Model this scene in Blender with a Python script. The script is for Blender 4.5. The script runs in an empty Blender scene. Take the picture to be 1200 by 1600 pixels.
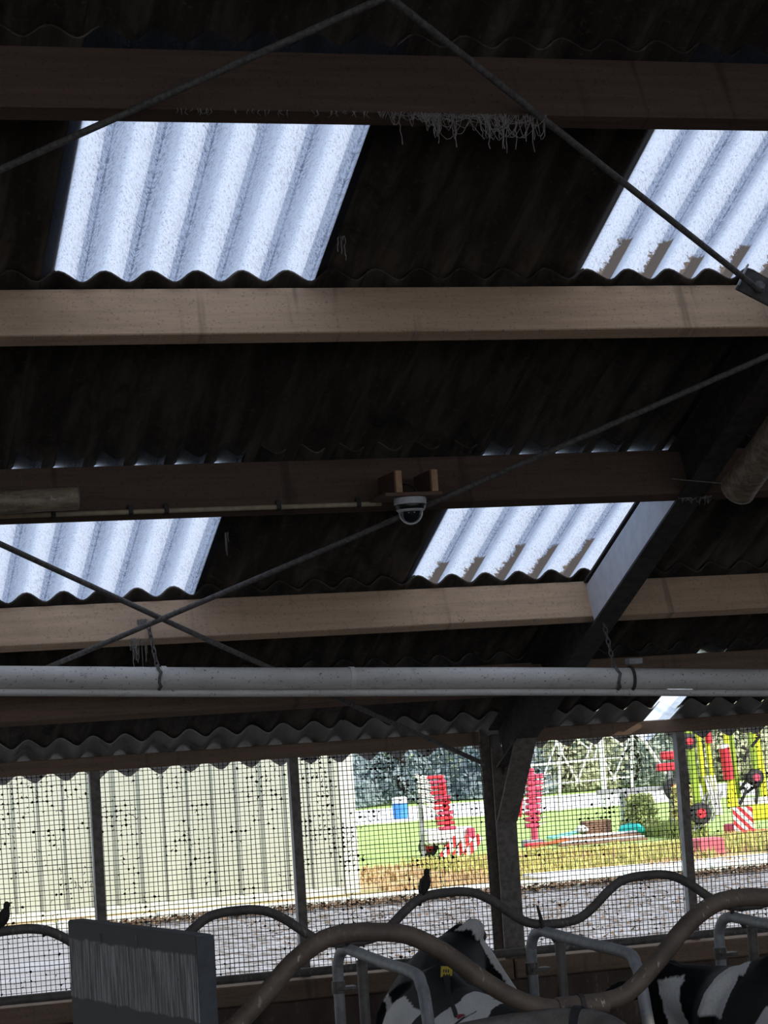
import bpy, bmesh, math, random
from mathutils import Vector, Matrix, noise as mnoise
random.seed(11)
sc = bpy.context.scene
COL = sc.collection
V = Vector

# ------------------------------------------------------------------ camera
F_PX, YAW, PITCH, ROLL, SLOPE = 3513.9, 0.287377, 0.096061, -0.064095, 0.409573
EYE = V((0, 0, 1.8))
fw = V((math.sin(YAW)*math.cos(PITCH), math.cos(YAW)*math.cos(PITCH), math.sin(PITCH)))
rt = V((math.cos(YAW), -math.sin(YAW), 0)); up = rt.cross(fw)
rt2 = rt*math.cos(ROLL)+up*math.sin(ROLL); up2 = -rt*math.sin(ROLL)+up*math.cos(ROLL)
cd = bpy.data.cameras.new('photo_camera'); cam = bpy.data.objects.new('photo_camera', cd); COL.objects.link(cam)
cam.matrix_world = Matrix(((rt2.x, up2.x, -fw.x, EYE.x), (rt2.y, up2.y, -fw.y, EYE.y), (rt2.z, up2.z, -fw.z, EYE.z), (0, 0, 0, 1)))
cd.sensor_fit = 'VERTICAL'; cd.sensor_height = 24.0; cd.lens = 24.0*F_PX/1600.0
cd.clip_start = 0.1; cd.clip_end = 500
sc.camera = cam

# ------------------------------------------------------------------ sky, sun, exposure
SKY_STRENGTH, SUN_STRENGTH, SUN_ELEV, SUN_AZ, EXPOSURE = 1.25, 3.4, 31.0, 38.0, 0.62
w = bpy.data.worlds.new('sky'); sc.world = w; w.use_nodes = True
bg = w.node_tree.nodes['Background']
bg.inputs[0].default_value = (0.76, 0.85, 1.0, 1); bg.inputs[1].default_value = SKY_STRENGTH
sd = bpy.data.lights.new('sun', 'SUN'); sun = bpy.data.objects.new('sun', sd); COL.objects.link(sun)
sd.energy = SUN_STRENGTH; sd.angle = math.radians(1.0); sd.color = (1.0, 0.93, 0.80)
e_, a_ = math.radians(SUN_ELEV), math.radians(SUN_AZ)
sun_to = V((math.sin(a_)*math.cos(e_), -math.cos(a_)*math.cos(e_), math.sin(e_)))   # towards the sun: behind the viewer
sun.rotation_euler = sun_to.to_track_quat('Z', 'Y').to_euler()
sc.view_settings.view_transform = 'Standard'; sc.view_settings.look = 'None'
sc.view_settings.exposure = EXPOSURE; sc.view_settings.gamma = 1.0; sc.view_settings.use_curve_mapping = False

# ------------------------------------------------------------------ materials
class NT:
    def __init__(s, name):
        s.m = bpy.data.materials.new(name); s.m.use_nodes = True; s.t = s.m.node_tree
        s.t.nodes.clear(); s.out = s.n('ShaderNodeOutputMaterial')
        s._o = None
    def n(s, typ, **kw):
        x = s.t.nodes.new(typ)
        for k, v in kw.items(): setattr(x, k, v)
        return x
    def l(s, a, b): s.t.links.new(a, b)
    def inp(s, sock, v):
        if hasattr(v, 'is_output'): s.l(v, sock)
        else: sock.default_value = v
    def obj(s):
        if s._o is None: s._o = s.n('ShaderNodeTexCoord').outputs['Object']
        return s._o
    def mapv(s, scale=(1, 1, 1), vec=None, rnd=True, rot=(0, 0, 0)):
        m = s.n('ShaderNodeMapping'); s.l(vec or s.obj(), m.inputs[0]); m.inputs['Scale'].default_value = scale; m.inputs['Rotation'].default_value = rot
        if rnd:
            r = s.n('ShaderNodeObjectInfo').outputs['Random']
            k = s.math('MULTIPLY', r, 37.0); s.l(k, m.inputs['Location'])
        return m.outputs[0]
    def noise(s, scale, detail=4, vec=None, rough=.6, dist=0):
        x = s.n('ShaderNodeTexNoise'); x.inputs['Scale'].default_value = scale; x.inputs['Detail'].default_value = detail
        x.inputs['Roughness'].default_value = rough; x.inputs['Distortion'].default_value = dist
        s.l(vec or s.obj(), x.inputs['Vector']); return x.outputs[0]
    def math(s, op, a, b=0.0, c=None, clamp=False):
        x = s.n('ShaderNodeMath', operation=op); x.use_clamp = clamp
        s.inp(x.inputs[0], a); s.inp(x.inputs[1], b)
        if c is not None: s.inp(x.inputs[2], c)
        return x.outputs[0]
    def ramp(s, v, a, b, lo=0.0, hi=1.0):
        x = s.n('ShaderNodeMapRange'); x.interpolation_type = 'SMOOTHSTEP'
        s.inp(x.inputs[0], v)
        for i, q in zip((1, 2, 3, 4), (a, b, lo, hi)): x.inputs[i].default_value = q
        return x.outputs[0]
    def mix(s, f, a, b):
        x = s.n('ShaderNodeMix', data_type='RGBA'); s.inp(x.inputs[0], f)
        s.inp(x.inputs[6], a if hasattr(a, 'is_output') else (*a, 1)); s.inp(x.inputs[7], b if hasattr(b, 'is_output') else (*b, 1))
        return x.outputs[2]
    def xyz(s, vec=None):
        x = s.n('ShaderNodeSeparateXYZ'); s.l(vec or s.obj(), x.inputs[0]); return x.outputs
    def bsdf(s, col, rough=.8, metal=0.0, bump=None, bstr=.3, bdist=.01, spec=.3):
        b = s.n('ShaderNodeBsdfPrincipled')
        s.inp(b.inputs['Base Color'], col if hasattr(col, 'is_output') else (*col, 1)); s.inp(b.inputs['Roughness'], rough); s.inp(b.inputs['Metallic'], metal)
        b.inputs['Specular IOR Level'].default_value = spec
        if bump is not None:
            bp = s.n('ShaderNodeBump'); bp.inputs['Strength'].default_value = bstr; bp.inputs['Distance'].default_value = bdist
            s.l(bump, bp.inputs['Height']); s.l(bp.outputs[0], b.inputs['Normal'])
        return b.outputs[0]
    def done(s, shader): s.l(shader, s.out.inputs[0]); return s.m

def plain(name, col, col2=None, scale=12, rough=.8, metal=0.0, stretch=(1, 1, 1), lo=.35, hi=.7, bstr=.25, spec=.3, detail=5):
    t = NT(name); v = t.mapv(stretch); nz = t.noise(scale, detail, v)
    c = t.mix(t.ramp(nz, lo, hi), col, col2 or tuple(x*.6 for x in col))
    return t.done(t.bsdf(c, rough, metal, nz, bstr, .004, spec))

M = {}
def sheet_mat(name, c1, c2, dust):
    t = NT(name)
    v = t.mapv((1, .16, 1)); v2 = t.mapv((1, 1, 1))
    n1 = t.noise(9, 6, v, .65); n2 = t.noise(40, 4, v2); n3 = t.noise(3.5, 5, v2, .7, .6)
    c = t.mix(t.ramp(n1, .4, .68), c1, c2)
    c = t.mix(t.math('MULTIPLY', t.ramp(n3, .5, .72), .7), c, tuple(x*.35 for x in c1))
    c = t.mix(t.math('MULTIPLY', t.ramp(n2, .55, .8), .45), c, dust)
    return t.done(t.bsdf(c, .92, 0, n2, .5, .006, .15))
M['sheet'] = sheet_mat('old_fibre_cement', (.065, .055, .046), (.155, .130, .106), (.27, .23, .19))
M['sheet_pale'] = sheet_mat('pale_fibre_cement', (.36, .345, .315), (.46, .44, .40), (.52, .50, .46))

def skylight_mat(name, P, crest, stain, L):
    """translucent grp sheet: grime settled in the valleys, moss stains at the lower end when stain is set"""
    t = NT(name); o = t.obj(); X, Y, Z = t.xyz()
    ph = t.math('FRACT', t.math('ADD', t.math('DIVIDE', t.math('SUBTRACT', X, crest), P), 100.0))    # 0 at crest, .5 in the valley
    dv = t.math('SUBTRACT', ph, .5); ad = t.math('ABSOLUTE', dv)
    # herringbone scratches running from crest down to valley
    comb = t.n('ShaderNodeCombineXYZ'); t.l(t.math('MULTIPLY', ad, 60.0*P), comb.inputs[0]); t.l(t.math('ADD', t.math('MULTIPLY', Y, 42.0), t.math('MULTIPLY', ad, 13.0)), comb.inputs[1]); t.l(t.math('MULTIPLY', X, 6.0), comb.inputs[2])
    hb = t.noise(2.2, 5, comb.outputs[0], .75)
    n2 = t.noise(150, 3, t.mapv((1, .6, 1)), .7)
    n3 = t.noise(6, 5, t.mapv((1, .5, 1)))
    lineN = t.math('ADD', ad, t.math('MULTIPLY', t.math('SUBTRACT', t.noise(28, 3, t.mapv((.1, 1, 1))), .5), .06))
    line = t.ramp(lineN, .035, .0, 0, 1)
    val = t.ramp(ad, .30, .02)
    dirt = t.math('MULTIPLY', t.ramp(hb, .46, .62), t.math('ADD', .38, t.math('MULTIPLY', val, .55)))
    dirt = t.math('ADD', dirt, t.math('MULTIPLY', t.ramp(n2, .55, .66), .5), clamp=True)
    dirt = t.math('ADD', dirt, t.math('MULTIPLY', line, .6), clamp=True)
    dirt = t.math('MULTIPLY', dirt, t.ramp(n3, .25, .7, .55, 1.0))
    col = t.mix(val, (.405, .445, .525), (.335, .375, .465))
    col = t.mix(dirt, col, (.085, .095, .135))
    if stain:
        vi = t.math('FLOOR', t.math('DIVIDE', t.math('SUBTRACT', X, crest), P))
        wn = t.n('ShaderNodeTexWhiteNoise', noise_dimensions='1D'); t.l(t.math('ADD', vi, stain[0]), wn.inputs['W'])
        hgt = t.math('ADD', stain[1], t.math('MULTIPLY', wn.outputs[0], stain[2]))
        edge = t.math('MULTIPLY', t.math('SUBTRACT', t.noise(26, 5, t.mapv((1, 1, 1), rnd=False), .75), .5), .55)
        up_ = t.math('SUBTRACT', L, Y)                       # metres above the lower end
        inside = t.ramp(t.math('ADD', t.math('SUBTRACT', up_, hgt), t.math('MULTIPLY', edge, .18)), 0.012, -.012)
        side = t.ramp(t.math('ADD', t.math('SUBTRACT', dv, t.math('MULTIPLY', up_, .35)), edge), -.27, -.23)
        right = t.ramp(dv, .17, .12)
        st = t.math('MULTIPLY', t.math('MULTIPLY', inside, side), right)
        col = t.mix(t.math('MULTIPLY', st, .97), col, (.10, .078, .062))
    tr = t.n('ShaderNodeBsdfTranslucent'); t.l(col, tr.inputs[0])
    df = t.n('ShaderNodeBsdfDiffuse'); t.l(col, df.inputs[0])
    mx = t.n('ShaderNodeMixShader'); mx.inputs[0].default_value = .12; t.l(tr.outputs[0], mx.inputs[1]); t.l(df.outputs[0], mx.inputs[2])
    return t.done(mx.outputs[0])

def wood_mat(name, c1, c2, stain):
    t = NT(name); v = t.mapv((.35, 6, 6)); n1 = t.noise(6, 6, v, .65)
    v2 = t.mapv((1, .08, .08)); n2 = t.noise(13, 3, v2, .5, .3); v3 = t.mapv((1, 1, 1)); n3 = t.noise(90, 3, v3)
    n4 = t.noise(2.5, 4, v3)
    c = t.mix(t.ramp(n1, .35, .7), c1, c2)
    c = t.mix(t.math('MULTIPLY', t.ramp(n2, .60, .74), .6), c, stain)
    c = t.mix(t.math('MULTIPLY', t.ramp(n3, .57, .70), .55), c, stain)
    c = t.mix(t.math('MULTIPLY', t.ramp(n4, .5, .75), .25), c, stain)
    return t.done(t.bsdf(c, .85, 0, n1, .2, .004, .2))
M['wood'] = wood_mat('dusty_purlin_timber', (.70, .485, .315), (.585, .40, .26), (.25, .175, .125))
M['wood_shaded'] = wood_mat('shaded_purlin_timber', (.155, .10, .072), (.115, .075, .055), (.05, .036, .028))  # same purlin timber; the weaker light is put into this darker colour
M['wood_brown'] = wood_mat('brown_board_timber', (.30, .20, .135), (.225, .15, .10), (.10, .072, .052))
M['wood_fresh'] = plain('cut_timber', (.60, .36, .20), (.45, .26, .15), 40, .8, 0, (1, 6, 1))
M['ply'] = plain('plywood', (.20, .12, .085), (.13, .08, .06), 20, .8, 0, (1, 5, 1))
M['steel'] = plain('painted_grey_steel', (.46, .47, .49), (.33, .34, .36), 18, .6, 0, spec=.4)
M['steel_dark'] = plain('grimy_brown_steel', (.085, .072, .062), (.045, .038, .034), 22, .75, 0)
M['column'] = plain('grimy_column_steel', (.15, .14, .13), (.08, .073, .066), 14, .8, 0, (1, 1, .3))
M['brace'] = plain('dull_flange_steel', (.28, .24, .20), (.16, .138, .115), 30, .8, 0)
M['lit_web'] = plain('pale_lit_web', (.80, .81, .83), (.70, .71, .74), 16, .6, 0)  # pale colour stands for rooflight falling on the rafter web
M['rod'] = plain('dusty_iron_rod', (.22, .20, .185), (.11, .10, .09), 60, .75, .2, (1, 1, 1))
M['wire'] = plain('grimy_wire', (.035, .032, .029), (.06, .054, .048), 60, .9)
M['debris'] = plain('stuck_dirt', (.03, .027, .024), (.05, .043, .036), 60, 1.0)
M['web'] = plain('dusty_cobweb', (.34, .31, .28), (.22, .20, .18), 80, 1.0)
M['pvc'] = None
def pvc():
    t = NT('dusty_white_pipe'); v = t.mapv((1, 1, 1)); n1 = t.noise(70, 4, v, .7); n2 = t.noise(6, 5, t.mapv((.4, 2, 2))); n3 = t.noise(16, 3, v)
    c = t.mix(t.ramp(n2, .35, .75), (.80, .755, .68), (.62, .575, .51)); c = t.mix(t.ramp(n1, .60, .68), c, (.15, .13, .11)); c = t.mix(t.math('MULTIPLY', t.ramp(n3, .6, .75), .4), c, (.25, .22, .19))
    return t.done(t.bsdf(c, .55, 0, n1, .15, .002, .4))
M['pvc'] = pvc()
def rustpipe(name, c1, c2, chips):
    t = NT(name); v = t.mapv((1, 1, 1)); n1 = t.noise(14, 6, v, .7); n2 = t.noise(70, 3, t.mapv((1, 1, .35)), .6); n3 = t.noise(3.0, 3, v)
    c = t.mix(t.ramp(n1, .35, .7), c1, c2)
    c = t.mix(t.math('MULTIPLY', t.ramp(n2, .61, .67), t.ramp(n3, .42, .62)), c, chips)
    return t.done(t.bsdf(c, .6, .15, n1, .3, .003, .4))
M['rust'] = rustpipe('worn_rusty_pipe', (.19, .14, .10), (.115, .083, .062), (.55, .48, .37))
M['rust_far'] = rustpipe('dark_rail_pipe', (.16, .138, .12), (.10, .085, .073), (.33, .29, .24))
M['galv'] = rustpipe('galvanised_pipe', (.40, .395, .385), (.27, .265, .255), (.52, .50, .47))
M['galv_brown'] = rustpipe('stained_galvanised', (.20, .175, .15), (.11, .093, .08), (.38, .33, .28))
M['lead'] = plain('grey_sheet', (.11, .115, .12), (.09, .09, .095), 30, .7)
def board_mat():
    t = NT('grey_weathered_board'); v = t.mapv((22, 22, 1.1), rnd=False); n1 = t.noise(5, 5, v, .7); X, Y, Z = t.xyz(); n2 = t.noise(24, 3, t.mapv((1, 1, .4), rnd=False))
    nn = t.math('MULTIPLY', t.math('SUBTRACT', t.noise(9, 3, t.mapv((1, 1, .2), rnd=False)), .5), .03)
    zz = t.math('ADD', Z, nn)
    band = t.math('MULTIPLY', t.ramp(zz, -.052, -.060), t.ramp(zz, -.232, -.224))
    scr = t.math('MULTIPLY', t.ramp(n1, .40, .68), band)
    c = t.mix(t.math('MULTIPLY', band, .35), (.185, .18, .172), (.30, .293, .275)); c = t.mix(t.math('MULTIPLY', scr, .95), c, (.80, .79, .75)); c = t.mix(t.ramp(n2, .70, .74), c, (.03, .03, .03))
    return t.done(t.bsdf(c, .75, 0, n1, .15, .003, .3))
M['board'] = board_mat()
M['white_plastic'] = plain('white_plastic', (.72, .72, .70), (.60, .60, .58), 40, .4, 0, spec=.5)
M['black_plastic'] = plain('black_plastic', (.012, .012, .012), (.02, .02, .02), 30, .3, 0, spec=.5)
def dome_glass():
    t = NT('smoked_dome'); return t.done(t.bsdf((.02, .022, .025), .08, 0, spec=.6))
M['dome'] = dome_glass()
M['conduit'] = plain('yellowed_conduit', (.50, .40, .26), (.38, .30, .20), 30, .6)
def tube_mat():
    t = NT('dusty_clear_cover'); n1 = t.noise(14, 5, t.mapv((.5, 2, 2)), .7); n2 = t.noise(60, 3, t.mapv())
    c = t.mix(t.ramp(n1, .4, .62), (.46, .36, .24), (.24, .18, .12)); c = t.mix(t.ramp(n2, .6, .7), c, (.6, .54, .45))
    a = t.bsdf(c, .45, 0, n1, .3, .003, .5); tr = t.n('ShaderNodeBsdfTransparent'); tr.inputs[0].default_value = (.8, .78, .74, 1)
    mx = t.n('ShaderNodeMixShader'); mx.inputs[0].default_value = .78; t.l(tr.outputs[0], mx.inputs[1]); t.l(a, mx.inputs[2]); return t.done(mx.outputs[0])
M['tube'] = tube_mat()
def vcol_mat(name, rough, fuzz=True, spec=.25):
    t = NT(name); a = t.n('ShaderNodeVertexColor'); a.layer_name = 'coat'
    n = t.noise(120, 3, t.mapv((1, 1, 1), rnd=False)); c = t.mix(t.ramp(n, .3, .75), a.outputs[0], t.mix(.2, a.outputs[0], (.0, .0, .0)))
    return t.done(t.bsdf(c, rough, 0, n, .4, .004, spec))
M['coat'] = vcol_mat('cow_coat', .8)
M['bird'] = plain('dark_plumage', (.030, .025, .021), (.05, .042, .034), 60, .7)
M['beak'] = plain('dull_beak', (.10, .085, .05), (.08, .07, .05), 40, .5)
M['tag'] = plain('yellow_tag', (.72, .52, .05), (.6, .42, .04), 30, .5)
M['redtag'] = plain('red_buckle', (.35, .03, .05), (.28, .03, .05), 30, .5)
M['strap'] = plain('dark_strap', (.045, .042, .04), (.03, .028, .026), 40, .8)
M['floor'] = plain('barn_concrete', (.065, .052, .040), (.035, .029, .023), 3, .8)
def wall_mat():
    t = NT('stained_wall'); n1 = t.noise(5, 6, t.mapv((1, 1, .4), rnd=False), .7, .4); n2 = t.noise(30, 4, t.mapv((1, 1, .3), rnd=False))
    c = t.mix(t.ramp(n1, .35, .7), (.165, .115, .085), (.085, .064, .05)); c = t.mix(t.math('MULTIPLY', t.ramp(n2, .6, .7), .6), c, (.30, .24, .19))
    return t.done(t.bsdf(c, .85, 0, n1, .3, .01, .2))
M['wall'] = wall_mat()
M['clad'] = plain('cream_green_cladding', (.42, .44, .375), (.38, .40, .34), 1.2, .55, 0, (1, 1, .3), bstr=0)
M['clad_trim'] = plain('cladding_trim', (.60, .62, .56), (.53, .55, .49), 3, .6, bstr=0)
def yard_mat():
    t = NT('littered_concrete'); v = t.mapv((1, 1, 1), rnd=False); n1 = t.noise(1.1, 5, v); n2 = t.noise(9, 5, t.mapv((1, .35, 1), rnd=False), .8); X, Y, Z = t.xyz()
    c = t.mix(t.ramp(n1, .35, .7), (.30, .295, .31), (.225, .22, .225))
    lit = t.ramp(t.math('ADD', X, t.math('MULTIPLY', n1, 2.0)), 3.6, 5.0)
    c = t.mix(t.math('MULTIPLY', t.ramp(n2, .47, .58), t.math('ADD', .12, t.math('MULTIPLY', lit, .8))), c, (.10, .08, .062))
    return t.done(t.bsdf(c, .9, 0, n2, .3, .02, .2))
M['yard'] = yard_mat()
def grass_mat():
    t = NT('field_ground'); v = t.mapv((1, 1, 1), rnd=False); n1 = t.noise(1.5, 6, v, .75); n2 = t.noise(.35, 4, v); X, Y, Z = t.xyz()
    g = t.mix(t.ramp(n1, .35, .7), (.34, .46, .15), (.42, .54, .20))
    litter = t.mix(t.ramp(n1, .38, .62), (.55, .40, .24), (.38, .34, .15))
    f = t.ramp(t.math('ADD', Y, t.math('MULTIPLY', n1, 5.0)), 29.5, 32.5)
    return t.done(t.bsdf(t.mix(f, litter, g), .95, 0, n1, .4, .03, .1))
M['grass'] = grass_mat()
M['leaf_litter'] = plain('leaf_litter', (.17, .105, .06), (.08, .055, .035), 40, 1.0)
M['road'] = plain('pale_track', (.78, .78, .76), (.68, .68, .66), 2, .9, bstr=0)
M['weed'] = plain('dry_weed', (.62, .56, .22), (.45, .47, .17), 5, .9, bstr=0)
M['weed2'] = plain('brown_weed', (.55, .38, .22), (.42, .30, .15), 5, .9, bstr=0)
M['weed3'] = plain('bush_leaves', (.32, .40, .14), (.46, .48, .20), 5, .9, bstr=0)
def leafy(name, a, b):
    t = NT(name); n = t.noise(2, 4, t.mapv()); c = t.mix(t.ramp(n, .35, .7), a, b); d = t.n('ShaderNodeBsdfDiffuse'); t.l(c, d.inputs[0]); r = t.n('ShaderNodeBsdfTranslucent'); t.l(c, r.inputs[0])
    mx = t.n('ShaderNodeMixShader'); mx.inputs[0].default_value = .5; t.l(d.outputs[0], mx.inputs[1]); t.l(r.outputs[0], mx.inputs[2]); return t.done(mx.outputs[0])
M['leafA'] = leafy('hazy_conifer', (0.415, 0.488, 0.525), (0.342, 0.415, 0.451)); M['leafB'] = leafy('hazy_olive', (0.683, 0.683, 0.512), (0.561, 0.586, 0.439)); M['leafC'] = leafy('hazy_grey_green', (0.561, 0.610, 0.549), (0.464, 0.525, 0.488))  # distance haze and glare are put into these pale, greyed leaf colours
M['bark'] = plain('bark', (.10, .08, .06), (.07, .055, .045), 6, .95)
M['red'] = plain('red_machine_paint', (.62, .035, .055), (.5, .03, .05), 8, .45, spec=.4)
M['magenta'] = plain('faded_red_paint', (.62, .075, .15), (.5, .06, .12), 8, .5)
M['white_paint'] = plain('white_machine_paint', (.78, .78, .77), (.68, .68, .67), 6, .5)
M['blue'] = plain('blue_drum_plastic', (.06, .27, .66), (.05, .22, .55), 6, .5)
M['turq'] = plain('turquoise_tarpaulin', (.03, .60, .52), (.03, .48, .43), 10, .55)
M['cyan'] = plain('pale_cyan_sheet', (.22, .66, .62), (.2, .55, .53), 8, .6)
M['brown'] = plain('brown_crate_wood', (.26, .15, .10), (.17, .10, .07), 14, .8)
M['orange'] = plain('rust_orange_plank', (.45, .14, .06), (.35, .10, .05), 14, .8)
M['yellow'] = plain('lime_yellow_paint', (.62, .64, .03), (.52, .55, .03), 8, .5)
M['limegreen'] = plain('lime_green_paint', (.28, .40, .04), (.22, .33, .04), 8, .5)
M['blackrub'] = plain('black_rubber', (.03, .03, .032), (.05, .05, .05), 20, .8)
M['greypaint'] = plain('grey_machine_paint', (.33, .34, .36), (.25, .26, .28), 10, .6)
M['pink'] = plain('pinkish_red_crate', (.55, .13, .16), (.45, .10, .13), 10, .6)

# ------------------------------------------------------------------ mesh helpers
class MB:
    def __init__(s): s.v = []; s.f = []; s.mi = []
    def add(s, vs, fs, mi=0):
        o = len(s.v); s.v += [tuple(q) for q in vs]; s.f += [tuple(o+i for i in f) for f in fs]; s.mi += [mi]*len(fs); return s
    def box(s, a, b, mi=0):
        x0, y0, z0 = a; x1, y1, z1 = b
        return s.add([(x0,y0,z0),(x1,y0,z0),(x1,y1,z0),(x0,y1,z0),(x0,y0,z1),(x1,y0,z1),(x1,y1,z1),(x0,y1,z1)],
                     [(0,3,2,1),(4,5,6,7),(0,1,5,4),(1,2,6,5),(2,3,7,6),(3,0,4,7)], mi)
    def bbox(s, a, b, r=.004, mi=0):
        """box with chamfered edges"""
        bm = bmesh.new(); vs = []
        for x in (a[0], b[0]):
            for y in (a[1], b[1]):
                for z in (a[2], b[2]): vs.append(bm.verts.new((x, y, z)))
        bmesh.ops.convex_hull(bm, input=vs); bmesh.ops.dissolve_limit(bm, angle_limit=.01, verts=bm.verts, edges=bm.edges)
        bmesh.ops.bevel(bm, geom=bm.edges[:], offset=r, segments=1, affect='EDGES')
        bm.verts.index_update(); s.add([v.co for v in bm.verts], [[v.index for v in f.verts] for f in bm.faces], mi); bm.free(); return s
    def prism(s, poly, axis_vec, mi=0):
        n = len(poly); a = V(axis_vec)
        vs = [V(p) for p in poly]+[V(p)+a for p in poly]
        return s.add(vs, [tuple(range(n-1, -1, -1)), tuple(range(n, 2*n))]+[(i, (i+1) % n, n+(i+1) % n, n+i) for i in range(n)], mi)
    def tube(s, pts, r, seg=10, cap=True, mi=0):
        pts = [V(p) for p in pts]; n = len(pts); rr = r if hasattr(r, '__len__') else [r]*n
        T = []
        for i in range(n):
            d = pts[min(i+1, n-1)]-pts[max(i-1, 0)]; T.append(d.normalized())
        nrm = T[0].orthogonal().normalized(); vs = []
        for i in range(n):
            nrm = (nrm-T[i]*nrm.dot(T[i])); nrm = nrm.normalized() if nrm.length > 1e-6 else T[i].orthogonal().normalized()
            b = T[i].cross(nrm)
            for k in range(seg):
                a = 2*math.pi*k/seg; vs.append(pts[i]+(nrm*math.cos(a)+b*math.sin(a))*rr[i])
        fs = [(i*seg+k, i*seg+(k+1) % seg, (i+1)*seg+(k+1) % seg, (i+1)*seg+k) for i in range(n-1) for k in range(seg)]
        if cap: fs += [tuple(range(seg-1, -1, -1)), tuple((n-1)*seg+k for k in range(seg))]
        return s.add(vs, fs, mi)
    def lathe(s, prof, c=(0, 0, 0), seg=20, mi=0):
        c = V(c); vs = []; n = len(prof)
        for r, z in prof:
            for k in range(seg):
                a = 2*math.pi*k/seg; vs.append(c+V((r*math.cos(a), r*math.sin(a), z)))
        fs = [(i*seg+k, i*seg+(k+1) % seg, (i+1)*seg+(k+1) % seg, (i+1)*seg+k) for i in range(n-1) for k in range(seg)]
        fs += [tuple(range(seg-1, -1, -1)), tuple((n-1)*seg+k for k in range(seg))]
        return s.add(vs, fs, mi)
    def mesh(s, name, mats, smooth=False):
        m = bpy.data.meshes.new(name); m.from_pydata(s.v, [], s.f)
        for x in (mats if isinstance(mats, (list, tuple)) else [mats]): m.materials.append(x)
        if any(s.mi): m.polygons.foreach_set('material_index', s.mi)
        m.validate()
        if smooth:
            m.polygons.foreach_set('use_smooth', [True]*len(m.polygons))
            try: m.set_sharp_from_angle(angle=math.radians(40))
            except Exception: pass
        m.update(); return m
    def build(s, name, mats, parent=None, smooth=False, mw=None):
        return link(name, s.mesh(name, mats, smooth), parent, mw)

def link(name, data, parent=None, mw=None):
    o = bpy.data.objects.new(name, data); COL.objects.link(o)
    if mw is not None: o.matrix_local = mw
    if parent is not None: o.parent = parent
    return o
def tag(o, label=None, cat=None, group=None, kind=None):
    for k, v in (('label', label), ('category', cat), ('group', group), ('kind', kind)):
        if v: o[k] = v
    return o
def empty(name, loc=(0, 0, 0), rz=0, mw=None):
    o = link(name, None); o.empty_display_size = .1
    o.matrix_local = mw if mw is not None else Matrix.Translation(V(loc)) @ Matrix.Rotation(rz, 4, 'Z')
    return o
def bez(pts, n=8):
    """Catmull-Rom through points"""
    P = [V(p) for p in pts]; P = [P[0]*2-P[1]]+P+[P[-1]*2-P[-2]]; out = []
    for i in range(1, len(P)-2):
        for k in range(n):
            t = k/n; a, b, c, d = P[i-1:i+3]
            out.append(.5*((2*b)+(c-a)*t+(2*a-5*b+4*c-d)*t*t+(3*b-a-3*c+d)*t**3))
    return out+[P[-2]]

# roof frame: X along the barn, T down the slope, N out of the roof
RX, RU, RN = V((1, 0, 0)), V((0, math.cos(SLOPE), -math.sin(SLOPE))), V((0, math.sin(SLOPE), math.cos(SLOPE)))
RO = V((0, 8.1, 3.478))
def roof(x, t, n=0.0): return RO+RX*x+RU*t+RN*n
def roofM(x=0, t=0, n=0):
    p = roof(x, t, n); return Matrix(((1, RU.x, RN.x, p.x), (0, RU.y, RN.y, p.y), (0, RU.z, RN.z, p.z), (0, 0, 0, 1)))
PT = {'p0': -2.62, 'p1': -1.322, 'p2': 0.0, 'p3': 1.279, 'p4': 2.535, 'p5': 3.45}
RIDGE = -7.8

# ------------------------------------------------------------------ floor, walls, far roof
floor_z = -.3
o = MB().box((-10, -7, floor_z-.2), (16, 12.0, floor_z)).build('floor', M['floor']); tag(o, kind='structure')
wb = empty('wall_back', (0, 12.0, 0)); tag(wb, kind='structure')
MB().box((-10, .06, -.5), (16, .24, .40)).build('wall_core', M['wall'], wb)
for i, (x0, x1) in enumerate([(-3.4, -.6), (-.59, 1.78), (1.79, 4.05), (4.06, 6.4), (6.41, 9.2)]):
    for z0, z1, d in ((-.3, .05, .02), (.06, .375, .0+.008*(i % 2))):
        MB().bbox((x0, d, z0), (x1, .06, z1), .008).build('wall_board', M['wall'], wb)
for i, (x0, x1) in enumerate([(-3.4, 1.2), (1.21, 4.12), (4.13, 9.2)]):
    MB().bbox((x0, -.03, .38), (x1, .20, .485), .008).build('sill_board', M['wood_brown'], wb)
# rest of the roof (behind and beside the viewer), other slope, ends
ce = empty('ceiling', mw=roofM()); tag(ce, kind='structure')
def slab(x0, x1, t0, t1, name='roof_slab'): return MB().box((x0, t0, .064), (x1, t1, .10)).build(name, M['sheet'], ce)
PER = .1725; CW = 6*PER; X0 = 1.144; AMP = .026
SEEN = (-1, 5)                                    # sheet columns built one by one
XL, XR = X0+SEEN[0]*CW, X0+(SEEN[1]+1)*CW
slab(-10, XL+.03, RIDGE, 4.75); slab(XR-.03, 16, RIDGE, 4.75)
M['sky_plain'] = skylight_mat('rooflight_plain', PER, .066, None, 1.4)
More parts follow.
